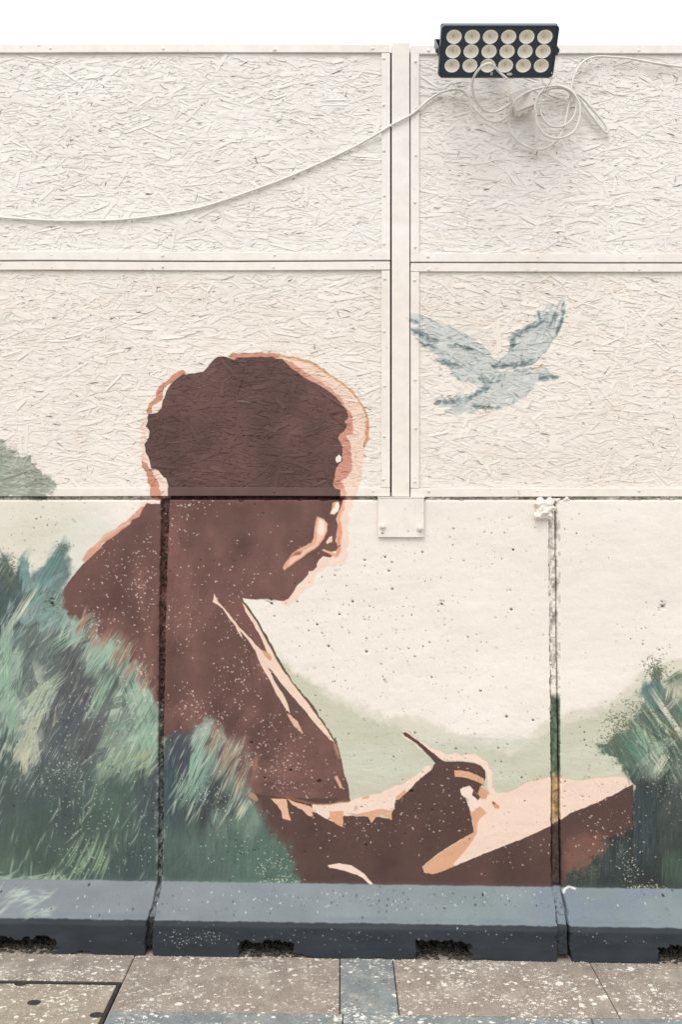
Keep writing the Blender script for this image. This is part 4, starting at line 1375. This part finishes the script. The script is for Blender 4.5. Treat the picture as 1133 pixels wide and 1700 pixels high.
def strands(root, x0, x1, z0, z1, seed, dens=9800):
    r = np.random.default_rng(seed)
    area = (x1 - x0) * (z1 - z0)
    n = int(area * dens)
    cx = r.uniform(x0, x1, n); cz = r.uniform(z0, z1, n)
    ln = r.lognormal(math.log(.038), .45, n).clip(.010, .10)
    wd = (r.lognormal(math.log(.0052), .6, n)).clip(.0010, .016)
    an = np.where(r.random(n) < .74, r.normal(0, .30, n), r.uniform(-1.57, 1.57, n))
    roll = r.normal(0, .050, n)
    thin = r.random(n) < .22
    wd = np.where(thin, r.uniform(.0008, .0024, n), wd)
    ln = np.where(thin, ln * .7, ln)
    roll = np.where(thin, r.normal(0, .55, n).clip(-1, 1), roll)
    curl = (r.random(n) < .075) & ~thin
    roll = np.where(curl, r.choice([-1, 1], n) * r.uniform(.10, .34, n), roll)
    wd = np.where(curl, wd.clip(0, .008), wd)
    yaw = r.normal(0, .009, n) + np.where(r.random(n) < .06, r.normal(0, .03, n), 0)
    dep = r.uniform(-.0007, .0010, n)
    # keep inside the frame
    ex = np.abs(np.cos(an)) * ln / 2 + np.abs(np.sin(an)) * wd / 2
    ez = np.abs(np.sin(an)) * ln / 2 + np.abs(np.cos(an)) * wd / 2
    cx = np.clip(cx, x0 + ex * .8, x1 - ex * .8); cz = np.clip(cz, z0 + ez * .8, z1 - ez * .8)
    tid = r.integers(0, len(strand_templates), n)
    # largest in view become single parts
    vis = (cx > -1.1) & (cx < 1.1)
    order = np.argsort(-(ln * wd * (dep < .0003)) * vis)
    single = set(order[:260].tolist())
    Vs, F3, F4 = [], [], []
    off = 0
    ca, sa = np.cos(an), np.sin(an)
    allV = {}
    for k, (tv, f3, f4) in enumerate(strand_templates):
        ids = np.array([i for i in np.nonzero(tid == k)[0] if i not in single])
        if len(ids) == 0:
            continue
        lx = tv[None, :, 0] * ln[ids, None]
        lz = tv[None, :, 2] * wd[ids, None]
        ly = tv[None, :, 1] + lz * np.tan(roll[ids, None]) + lx * np.tan(yaw[ids, None])
        # slight bend
        X = cx[ids, None] + lx * ca[ids, None] - lz * sa[ids, None]
        Zz = cz[ids, None] + lx * sa[ids, None] + lz * ca[ids, None]
        Y = YB + dep[ids, None] + ly
        m_ = len(ids)
        nv = tv.shape[0]
        Vs.append(np.stack([X, Y, Zz], -1).reshape(-1, 3))
        base = off + np.arange(m_)[:, None, None] * nv
        F3.append((f3[None] + base).reshape(-1, 3))
        F4.append((f4[None] + base).reshape(-1, 4))
        off += m_ * nv
    # dark slivers laid over the strands: gap shadow and bare board as colour
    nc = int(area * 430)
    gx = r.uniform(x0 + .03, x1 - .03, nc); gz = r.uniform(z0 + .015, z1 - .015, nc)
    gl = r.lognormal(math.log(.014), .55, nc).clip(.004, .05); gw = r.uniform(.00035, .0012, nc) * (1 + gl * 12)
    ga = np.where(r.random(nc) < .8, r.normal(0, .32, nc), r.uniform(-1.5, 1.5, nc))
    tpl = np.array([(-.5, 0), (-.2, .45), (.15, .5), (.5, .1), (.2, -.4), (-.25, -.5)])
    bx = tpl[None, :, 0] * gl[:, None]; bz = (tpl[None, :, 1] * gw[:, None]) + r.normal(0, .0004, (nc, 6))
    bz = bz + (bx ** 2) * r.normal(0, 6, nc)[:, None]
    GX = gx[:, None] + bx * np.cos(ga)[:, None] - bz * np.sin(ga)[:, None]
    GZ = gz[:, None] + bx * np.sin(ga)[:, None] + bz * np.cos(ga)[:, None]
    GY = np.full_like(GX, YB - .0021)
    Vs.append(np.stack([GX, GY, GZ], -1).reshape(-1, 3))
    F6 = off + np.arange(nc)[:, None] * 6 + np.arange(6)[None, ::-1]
    n3, n4 = sum(map(len, F3)), sum(map(len, F4))
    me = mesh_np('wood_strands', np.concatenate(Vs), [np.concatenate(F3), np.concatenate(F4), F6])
    me.materials.append(M_OSB); me.materials.append(M_GAP_SHADE)
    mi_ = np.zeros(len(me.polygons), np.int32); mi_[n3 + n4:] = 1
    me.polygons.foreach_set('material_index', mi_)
    o = link('wood_strands', me, None)
    o['kind'] = 'stuff'
    rel(o, root)
    inv = Matrix.Translation(-root.location)
    for i in single:
        o = bpy.data.objects.new('wood_strand', strand_meshes[int(tid[i])])
        COL.objects.link(o)
        rot = Matrix.Rotation(-an[i], 4, 'Y') @ Matrix.Rotation(float(yaw[i]), 4, 'Z') @ Matrix.Rotation(float(-roll[i]) * 1.0, 4, 'X')
        o.matrix_world = Matrix.Translation((cx[i], YB + dep[i] - .0008, cz[i])) @ rot @ Matrix.Diagonal((ln[i], 1.0, wd[i], 1))
        o.parent = root
        o.matrix_parent_inverse = inv


def flat_board(x0, x1, z0, z1):
    nx, nz = int((x1 - x0) / .012), int((z1 - z0) / .012)
    X, Z_ = np.meshgrid(np.linspace(x0, x1, nx), np.linspace(z0, z1, nz))
    Y = YB + .0003 + (fbm(X * 14, Z_ * 22, 700, 4) - .5) * .0016
    V_ = np.stack([X, Y, Z_], -1)
    r_, c_ = V_.shape[:2]
    idx = np.arange(r_ * c_).reshape(r_, c_)
    Fq = np.stack([idx[:-1, :-1], idx[:-1, 1:], idx[1:, 1:], idx[1:, :-1]], -1).reshape(-1, 4)
    return mesh_np('board', V_.reshape(-1, 3), Fq, True)


rivet_bm = bmesh.new()
bm_lathe(rivet_bm, [(.0050, .0005), (.0048, -.0010), (.0034, -.0024), (.0015, -.0030), (0, -.0032)], (0, 0, 0), 12)
bmesh.ops.recalc_face_normals(rivet_bm, faces=rivet_bm.faces[:])
rivet_me = bpy.data.meshes.new('rivet')
rivet_bm.to_mesh(rivet_me); rivet_bm.free()
rivet_me.polygons.foreach_set('use_smooth', np.ones(len(rivet_me.polygons), bool))
rivet_me.materials.append(M_RAIL)


def panel(xp0, xp1, yt, yb_, stile, label, seed, rvx, rv_t, rv_b, rv_sx, rv_sy):
    """pixel extents; stile: 'r' / 'l' side with the visible upright flange"""
    x0, x1 = (xp0 - 566.5) / S, (xp1 - 566.5) / S
    z1, z0 = board_z(yt), board_z(yb_)
    root = empty('hoarding_panel', ((x0 + x1) / 2, .02, z0))
    tag(root, label, 'hoarding panel', 'strand board panels of the hoarding')
    fw = .0285; tw = .0275
    rel(link('board', flat_board(x0 + .01, x1 - .01, z0 + .008, z1 - .008), M_OSB), root)
    # rails: mitre free, butted, each a bevelled flange returned to the back
    def rail(a, b, c, d, y0=-.0022, y1=.03, sd=0):
        bm = bmesh.new()
        bm_box(bm, a, b, y0, y1, c, d, .0012, 2)
        if (b - a) > (d - c):
            n = 30
            for k in range(1, n):
                bmesh.ops.bisect_plane(bm, geom=bm.verts[:] + bm.edges[:] + bm.faces[:], plane_co=(a + (b - a) * k / n, 0, 0), plane_no=(1, 0, 0))
            for v in bm.verts:
                v.co.y += .0012 * math.sin(v.co.x * 6 + sd) + .0006 * math.sin(v.co.x * 17 + sd * 2)
                v.co.z += .0008 * math.sin(v.co.x * 5 + sd * 3)
        rel(from_bm('frame_rail', bm, M_RAIL), root)
    rail(x0, x1, z1 - tw, z1, sd=seed)
    rail(x0, x1, z0, z0 + tw, sd=seed + 1)
    e = .0004
    rail(x1 - fw, x1, z0 + tw + e, z1 - tw - e, y0=-.0016)
    rail(x0, x0 + fw, z0 + tw + e, z1 - tw - e, y0=-.0016)
    ix0, ix1 = x0 + fw, x1 - fw
    strands(root, ix0, ix1, z0 + tw, z1 - tw, seed)
    spots = [(a, rv_t) for a in rvx] + [(a, rv_b) for a in rvx] + [(rv_sx, b) for b in rv_sy]
    for (a, b) in spots:
        o = bpy.data.objects.new('rivet', rivet_me)
        COL.objects.link(o)
        o.parent = root
        o.matrix_parent_inverse = Matrix.Translation(-root.location)
        o.location = ((a + random.uniform(-2, 2) - 566.5) / S, -.0022, board_z(b + random.uniform(-1, 1)))
    return root


lr = [-285, -100, 85, 270, 455, 618]
rr_ = [712, 892, 1062, 1240, 1420]
panel(-560, 648.2, 73.5, 432.3, 'r', 'upper left painted strand board panel, the long cable sagging across it', 41, lr, 82, 424, 639, [98, 175, 250, 325, 405])
panel(-560, 648.0, 434.8, 823.5, 'r', 'lower left painted strand board panel, carrying the brown painted hair', 42, lr, 443, 815, 638, [463, 550, 640, 725, 795])
panel(682.2, 1700, 75.5, 435.0, 'l', 'upper right painted strand board panel, behind the floodlight and coiled cable', 43, rr_, 84, 427, 690, [102, 180, 258, 335, 410])
panel(682.2, 1700, 437.4, 824.5, 'l', 'lower right painted strand board panel, carrying the painted blue bird', 44, rr_, 448, 815, 690, [465, 550, 630, 710, 800])

# post
post = empty('steel_post', P(665, 892, 0))
tag(post, 'cream painted steel post between the hoarding panels, bolted to the middle barrier', 'post')
bm = bmesh.new()
xa, xb = (651.0 - 566.5) / S, (680.6 - 566.5) / S
bm_box(bm, xa, xb, -.0005, .0335, board_z(824.5), board_z(70.5), .0025, 3)
rel(from_bm('shaft', bm, M_RAIL), post)
M_BLOCKER = plain('blocker_dark', (.03, .028, .026), .8)  # for unseen strips added behind the gaps to keep sky light out
bm = bmesh.new()
bm_box(bm, xa - .022, xb + .022, .034, .058, board_z(823), board_z(78), .001, 1)  # added behind the post to block sky in the upright gaps
rel(from_bm('rear_blocker', bm, M_BLOCKER), post)
for zz, nm in ((433.4, 'cross_blocker'),):  # added strips that block sky behind the level gap between panels
    bm = bmesh.new()
    bm_box(bm, -2.2, xa - .023, .034, .05, board_z(zz + 12), board_z(zz - 12), .001, 1)
    rel(from_bm(nm, bm, M_BLOCKER), post)
    bm = bmesh.new()
    bm_box(bm, xb + .023, 2.2, .034, .05, board_z(zz + 14), board_z(zz - 12), .001, 1)
    rel(from_bm(nm, bm, M_BLOCKER), post)
bm = bmesh.new()
a, _, t = P(628.0, 827, -.010); b, _, bo = P(704.5, 892, -.010)
bm_box(bm, a, b, -.011, -.003, bo, t, .0012, 2)
rel(from_bm('base_plate', bm, M_RAIL), post)
bm = bmesh.new()
bm_box(bm, a - .001, b + .003, -.0125, .0, t + .0005, t + .0045, .001, 2)
rel(from_bm('plate_lip', bm, M_RAIL), post)
for (px, py) in ((635.5, 874), (697.5, 877)):
    c = Vector(P(px, py, -.011))
    bm = bmesh.new()
    bm_lathe(bm, [(.0125, .0), (.0125, -.0016), (.0118, -.0024), (.0080, -.0026)], c, 24)
    wsh = from_bm('washer', bm, M_RAIL, smooth=False)
    bm = bmesh.new()
    bm_lathe(bm, [(.0085, -.0022), (.0085, -.0075), (.0074, -.0092), (.0, -.0096)], c, 6)
    bm_lathe(bm, [(.0046, -.0090), (.0044, -.0125), (.0036, -.0135), (0, -.0138)], c, 14)
    bolt = rel(from_bm('bolt', bm, M_RAIL), post)
    wsh.parent = bolt

# uprights of the hoarding behind (what carries the boards)
# ------------------------------------------------------------------ floodlight
TL = math.radians(38)
fc = P(827.5, 85.5, -.185)
fl = empty('floodlight', fc, (TL, 0, 0))
tag(fl, 'black rectangular floodlight with eighteen round cream reflectors, tilted down at the top of the hoarding', 'floodlight')
FW_, FH_ = .362, .146
bm = bmesh.new()
bm_box(bm, -FW_ / 2, FW_ / 2, .0215, .032, -FH_ / 2, FH_ / 2, .006, 3)
from_bm('housing', bm, M_BLACK, fl, smooth=False)
# bezel with raised rim
bm = bmesh.new()


def rrect(w_, h_, r, y, n=6):
    out = []
    for (cx, cz, a0) in ((w_ / 2 - r, h_ / 2 - r, 0), (-w_ / 2 + r, h_ / 2 - r, 90), (-w_ / 2 + r, -h_ / 2 + r, 180), (w_ / 2 - r, -h_ / 2 + r, 270)):
        for k in range(n + 1):
            a = math.radians(a0 + 90 * k / n)
            out.append(bm.verts.new((cx + r * math.cos(a), y, cz + r * math.sin(a))))
    return out


rings = [rrect(FW_ - .006, FH_ - .006, .010, .023), rrect(FW_, FH_, .012, .018), rrect(FW_, FH_, .012, -.0035), rrect(FW_ - .003, FH_ - .003, .011, -.005), rrect(FW_ - .009, FH_ - .009, .009, -.005), rrect(FW_ - .011, FH_ - .011, .008, -.0025)]
for a, b in zip(rings, rings[1:]):
    for k in range(len(a)):
        k2 = (k + 1) % len(a)
        bm.faces.new((a[k], a[k2], b[k2], b[k]))
from_bm('rim', bm, M_BLACK, fl)
# face plate with 18 holes
pitx, pitz = .0560, .0402
RX, RZ = .0236, .0196
bm = bmesh.new()
cols = [(-2.5 + i) * pitx for i in range(6)]
rows = [(1 - j) * pitz + .0006 for j in range(3)]
xe = [-(FW_ - .011) / 2] + [(-2 + i) * pitx for i in range(5)] + [(FW_ - .011) / 2]
ze = [-(FH_ - .011) / 2, -pitz / 2 + .0006, pitz / 2 + .0006, (FH_ - .011) / 2]
NS = 32
for j in range(3):
    for i in range(6):
        cx, cz = cols[i], rows[2 - j]
        xl_, xr_, zl_, zr_ = xe[i], xe[i + 1], ze[j], ze[j + 1]
        inner, outer = [], []
        for k in range(NS):
            a = 2 * math.pi * (k + .5) / NS
            c_, s_ = math.cos(a), math.sin(a)
            inner.append(bm.verts.new((cx + RX * c_, -.0025, cz + RZ * s_)))
            tx = ((xr_ - cx) if c_ > 0 else (cx - xl_)) / abs(c_) if abs(c_) > 1e-6 else 9
            tz = ((zr_ - cz) if s_ > 0 else (cz - zl_)) / abs(s_) if abs(s_) > 1e-6 else 9
            tt = min(tx, tz)
            outer.append(bm.verts.new((cx + tt * c_, -.0025, cz + tt * s_)))
        for k in range(NS):
            k2 = (k + 1) % NS
            bm.faces.new((inner[k], inner[k2], outer[k2], outer[k]))
        for (kx, kz) in ((xl_, zl_), (xr_, zl_), (xr_, zr_), (xl_, zr_)):
            # corner fill
            a = math.atan2(kz - cz, kx - cx) % (2 * math.pi)
            k = int(a / (2 * math.pi) * NS - .5) % NS
            v = bm.verts.new((kx, -.0025, kz))
            try:
                bm.faces.new((outer[k], outer[(k + 1) % NS], v))
            except ValueError:
                pass
from_bm('face_plate', bm, M_BLACK, fl)
bmr = bmesh.new()
bm_lathe(bmr, [(1.0, -.0022), (.985, -.0034), (.93, -.0034), (.91, -.0018), (.80, .0030), (.66, .0070), (.56, .0085), (.54, .0085), (.50, .0100), (.34, .0112), (0, .0112)], (0, 0, 0), 36, RX, RZ)
bmesh.ops.recalc_face_normals(bmr, faces=bmr.faces[:])
for f in bmr.faces:
    f.normal_flip() if f.normal.y > 0.9 else None
ref_me = bpy.data.meshes.new('reflector'); bmr.to_mesh(ref_me); bmr.free()
ref_me.polygons.foreach_set('use_smooth', np.ones(len(ref_me.polygons), bool))
ref_me.materials.append(M_REFL)
bml = bmesh.new()
bm_lathe(bml, [(.0046, .0111), (.0046, .0100), (.0036, .0090), (0, .0084)], (0, 0, 0), 14)
led_me = bpy.data.meshes.new('led_chip'); bml.to_mesh(led_me); bml.free()
led_me.materials.append(M_LED)
for j in range(3):
    for i in range(6):
        o = link('reflector', ref_me, None, fl)
        o.location = (cols[i], 0, rows[j])
        o2 = link('led_chip', led_me, None, o)
# fins, bracket, bolts, plate
bm = bmesh.new()
for k in range(19):
    x = -.165 + k * .01833
    bm_box(bm, x - .0012, x + .0012, .030, .052, -FH_ / 2 + .008, FH_ / 2 - .008)
from_bm('cooling_fins', bm, M_BLACK, fl)
bm = bmesh.new()
for s in (-1, 1):
    x = s * (FW_ / 2 + .0045)
    bm_box(bm, x - .0015, x + .0015, .0, .135, -.012, .012, .0006, 1)
bm_box(bm, -FW_ / 2 - .006, FW_ / 2 + .006, .132, .1355, -.012, .012, .0006, 1)
from_bm('bracket', bm, M_BLACK, fl)
for s in (-1, 1):
    bm = bmesh.new()
    bm_cyl(bm, (s * (FW_ / 2 + .005), .014, 0), (s, 0, 0), .0065, .007, 10)
    from_bm('pivot_bolt', bm, M_BLACK, fl)
bm = bmesh.new()
bm_box(bm, -FW_ / 2 + .008, FW_ / 2 - .008, .001, .012, -FH_ / 2 - .0035, -FH_ / 2 - .0005, .001, 1)
from_bm('lower_lip', bm, M_STEEL, fl)
bm = bmesh.new()
bm_lathe(bm, [(1, 0), (1, -.0008), (.9, -.0012), (0, -.0012)], (.0430, -.0027, -FH_ / 2 + .0095), 20, .0088, .0042)
from_bm('label_plate', bm, M_LABEL, fl)
bm = bmesh.new()
bm_box(bm, -.018, -.010, -.006, -.0027, -FH_ / 2 + .006, -FH_ / 2 + .016, .0008, 1)
from_bm('cable_clip', bm, M_STEEL, fl)
# arm that ties the lamp back to the hoarding
bk = fl.matrix_basis @ Vector((0, .134, 0))
arm_o = empty('wall_bracket', (bk.x, 0, bk.z))
tag(arm_o, 'steel arm behind the floodlight fixing it to the hoarding top', 'bracket')
bm = bmesh.new()
bm_box(bm, -.02, .02, bk.y + .001, .03, -.003, .003, .001, 1)
o = from_bm('arm_bar', bm, M_STEEL, arm_o)
bm = bmesh.new()
bm_box(bm, -.03, .03, -.0065, -.0035, -.012, .004, .001, 1)
o = from_bm('wall_plate', bm, M_RAIL, arm_o)

# ------------------------------------------------------------------ cables
def Q(zx, zy, y):          # pixels of the 3.433x crop whose origin is (700, 20)
    return P(700 + zx / 3.433, 20 + zy / 3.433, y)


CR = .0038


def cable(name, pts, label, r=CR, mat=None, n=10):
    bm = bmesh.new()
    tube_bm(bm, pts, r, 10, n)
    o = from_bm(name, bm, mat or M_CABLE, smooth=True)
    tag(o, label, 'cable')
    return o


yw = -.0010
cable('power_cable', [P(-420, 300, yw), P(-200, 345, yw), P(-60, 358, yw), P(0, 361, yw), P(60, 365, yw), P(120, 366.5, yw), P(215, 363.5, yw), P(330, 345, yw), P(450, 305, yw), P(520, 276, yw), P(580, 248, yw), P(615, 229, -.004), P(634, 218, -.0066), P(650, 208, -.0068), P(685, 189, -.0068),
                      Q(30, 512, -.003), Q(90, 470, -.003), Q(140, 450, -.013), Q(190, 440, -.013), Q(240, 450, -.013), Q(275, 490, -.013), Q(295, 535, -.013), Q(325, 575, -.013), Q(370, 612, -.013), Q(420, 628, -.014), Q(465, 614, -.016), Q(500, 582, -.030), Q(520, 535, -.052),
                      Q(550, 495, -.056), Q(600, 460, -.050), Q(650, 442, -.038), Q(700, 431, -.034), Q(780, 422, -.034), Q(850, 448, -.034), Q(893, 500, -.034), Q(907, 560, -.034), Q(895, 635, -.034), Q(860, 690, -.034), Q(790, 720, -.034), Q(720, 708, -.034),
                      Q(675, 660, -.030), Q(655, 600, -.028), Q(655, 540, -.026), Q(672, 485, -.024), Q(720, 445, -.024), Q(785, 432, -.024), Q(840, 450, -.024), Q(875, 500, -.024), Q(884, 550, -.024), Q(865, 605, -.024), Q(815, 648, -.024), Q(745, 652, -.022), Q(700, 615, -.020), Q(680, 565, -.018), Q(690, 520, -.014)],
      'long off-white cable sagging across the upper left panel and past the post into the coil', n=9)
cable('lamp_cable', [Q(490, 380, -.20), Q(455, 350, -.212), Q(425, 318, -.222), Q(400, 296, -.232), Q(372, 296, -.235), Q(335, 320, -.226), Q(305, 360, -.20), Q(292, 410, -.16), Q(296, 460, -.12), Q(312, 505, -.08), Q(340, 545, -.05), Q(385, 570, -.035), Q(430, 568, -.028), Q(475, 545, -.026), Q(518, 518, -.028)],
      'short off-white cable hanging from the floodlight in a loop to the junction box')
cable('feed_cable', [Q(540, 530, -.026), Q(520, 540, -.020), Q(504, 580, -.018), Q(500, 635, -.016), Q(520, 700, -.015), Q(570, 748, -.015), Q(640, 781, -.015), Q(705, 778, -.016), Q(755, 750, -.018), Q(795, 700, -.018), Q(822, 625, -.016), Q(838, 545, -.014), Q(852, 470, -.012),
                     Q(862, 400, -.012), Q(885, 340, -.012), Q(920, 290, -.012), Q(965, 262, -.012), Q(1020, 253, -.012), Q(1075, 256, -.010), P(1045, 97, -.010), P(1090, 105, -.008), P(1140, 112, -.008), P(1240, 122, -.008), P(1400, 128, -.008)],
      'off-white cable running from the coil up and off to the right')
cable('spare_cable', [Q(700, 440, -.040), Q(665, 480, -.040), Q(648, 540, -.040), Q(655, 620, -.038), Q(660, 690, -.030), Q(652, 750, -.022), Q(650, 812, -.012)],
      'straight off-white cable end hanging down the left side of the coil', r=.0038)
cable('looped_cable', [Q(700, 462, -.014), Q(760, 425, -.016), Q(830, 432, -.018), Q(885, 475, -.018), Q(930, 530, -.016), Q(980, 600, -.013), Q(1030, 662, -.011), Q(1056, 688, -.010), Q(1066, 682, -.010), Q(1058, 655, -.010), Q(1025, 608, -.011), Q(975, 550, -.013), Q(930, 500, -.018), Q(890, 465, -.022)],
      'off-white cable pulled out into a narrow loop at the right of the coil', r=.0043)
cable('thin_wire', [Q(745, 345, -.16), Q(745, 370, -.12), Q(738, 395, -.08), Q(725, 420, -.046), Q(705, 440, -.036)],
      'thin pale wire dropping from the right corner of the floodlight to the coil', r=.0016)


def tie(pts, label, r=.0013):
    bm = bmesh.new()
    tube_bm(bm, pts, r, 6, 4)
    o = from_bm('cable_tie', bm, M_TIE)
    tag(o, label, 'cable tie')


tie([Q(196, 430, -.020), Q(204, 445, -.021), Q(196, 460, -.012), Q(188, 500, -.004), Q(182, 555, -.002)], 'cable tie with a long tail where the long cable peaks beside the post')
tie([Q(690, 380, -.13), Q(694, 400, -.09), Q(715, 430, -.046), Q(724, 455, -.044)], 'thin cable tie at the top of the coil below the floodlight')
tie([Q(405, 285, -.245), Q(425, 300, -.236), Q(415, 325, -.226), Q(398, 305, -.235), Q(412, 290, -.240)], 'small tie and wire knot over a lower reflector of the floodlight')
tie([Q(945, 280, -.005), Q(960, 295, -.020), Q(972, 280, -.020), Q(955, 268, -.008)], 'clip tie holding the right-hand cable where it turns level', .0028)

# junction box
jb = empty('junction_box', Q(574, 505, -.034), (0, math.radians(-0), 0))
jb.rotation_euler = (math.radians(4), math.radians(-21), 0)
tag(jb, 'small off-white plastic junction box hanging askew below the floodlight', 'junction box')
bm = bmesh.new()
bm_box(bm, -.032, .032, -.003, .022, -.037, .033, .004, 3)
from_bm('box_body', bm, M_BOX, jb)
bm = bmesh.new()
bm_box(bm, -.033, .033, -.012, -.0035, -.030, .034, .003, 3)
from_bm('lid', bm, M_BOX, jb)
for sx_, sz_ in ((-.021, -.033), (.0, -.034), (.021, -.033)):
    bm = bmesh.new()
    bm_cyl(bm, (sx_, .008, sz_), (0, 0, -1), .0072, .008, 16)
    from_bm('cable_gland', bm, M_BOX, jb)
for sx_, sz_ in ((-.024, -.021), (.024, .025)):
    bm = bmesh.new()
    bm_cyl(bm, (sx_, -.0118, sz_), (0, -1, 0), .0022, .0012, 10)
    from_bm('lid_screw', bm, M_BOX, jb)

# ------------------------------------------------------------------ crumbs along the foot of the wall
rb = random.Random(77)
Vc, Fc3 = [], []
for i in range(520):
    x = rb.uniform(-1.25, 1.25)
    y = -.133 - abs(rb.gauss(0, .012))
    s = rb.uniform(.0012, .0042) * (1.6 if rb.random() < .08 else 1)
    n0 = len(Vc)
    for k in range(6):
        dirs = [(1, 0, 0), (-1, 0, 0), (0, 1, 0), (0, -1, 0), (0, 0, 1), (0, 0, -1)][k]
        Vc.append((x + (dirs[0] * rb.uniform(.6, 1.6) + rb.uniform(-.3, .3)) * s, y + (dirs[1] * rb.uniform(.6, 1.2) + rb.uniform(-.3, .3)) * s, zg(x) + s * .4 + (dirs[2] * rb.uniform(.4, .9)) * s))
    for f in ((0, 2, 4), (2, 1, 4), (1, 3, 4), (3, 0, 4), (2, 0, 5), (1, 2, 5), (3, 1, 5), (0, 3, 5)):
        Fc3.append([n0 + q for q in f])
M_CRUMB = plain('crumbs_pale', (.42, .37, .31), .9, var=.6, scale=25, bump=.4)
tag(link('rubble_crumbs', mesh_np('rubble_crumbs', Vc, np.array(Fc3)), M_CRUMB), kind='stuff')

Vd, Fd = [], []
for (a, b, ht, sd) in POCK[1:5]:  # dark clods added inside the pockets in place of their shade
    for i in range(260):
        x = rb.uniform(a - .005, b + .005); y = rb.uniform(-.128, -.04)
        s = rb.uniform(.002, .008)
        n0 = len(Vd)
        for k in range(6):
            dirs = [(1, 0, 0), (-1, 0, 0), (0, 1, 0), (0, -1, 0), (0, 0, 1), (0, 0, -1)][k]
            Vd.append((x + (dirs[0] * rb.uniform(.6, 1.6) + rb.uniform(-.3, .3)) * s, y + (dirs[1] * rb.uniform(.6, 1.2)) * s, zg(x) + s * .4 + max(0, (y + .12)) * .35 * rb.random() + (dirs[2] * rb.uniform(.4, .9)) * s))
        for f in ((0, 2, 4), (2, 1, 4), (1, 3, 4), (3, 0, 4), (2, 0, 5), (1, 2, 5), (3, 1, 5), (0, 3, 5)):
            Fd.append([n0 + q for q in f])
tag(link('shade_clods', mesh_np('shade_clods', Vd, np.array(Fd)), M_RAW_SHADE), kind='stuff')
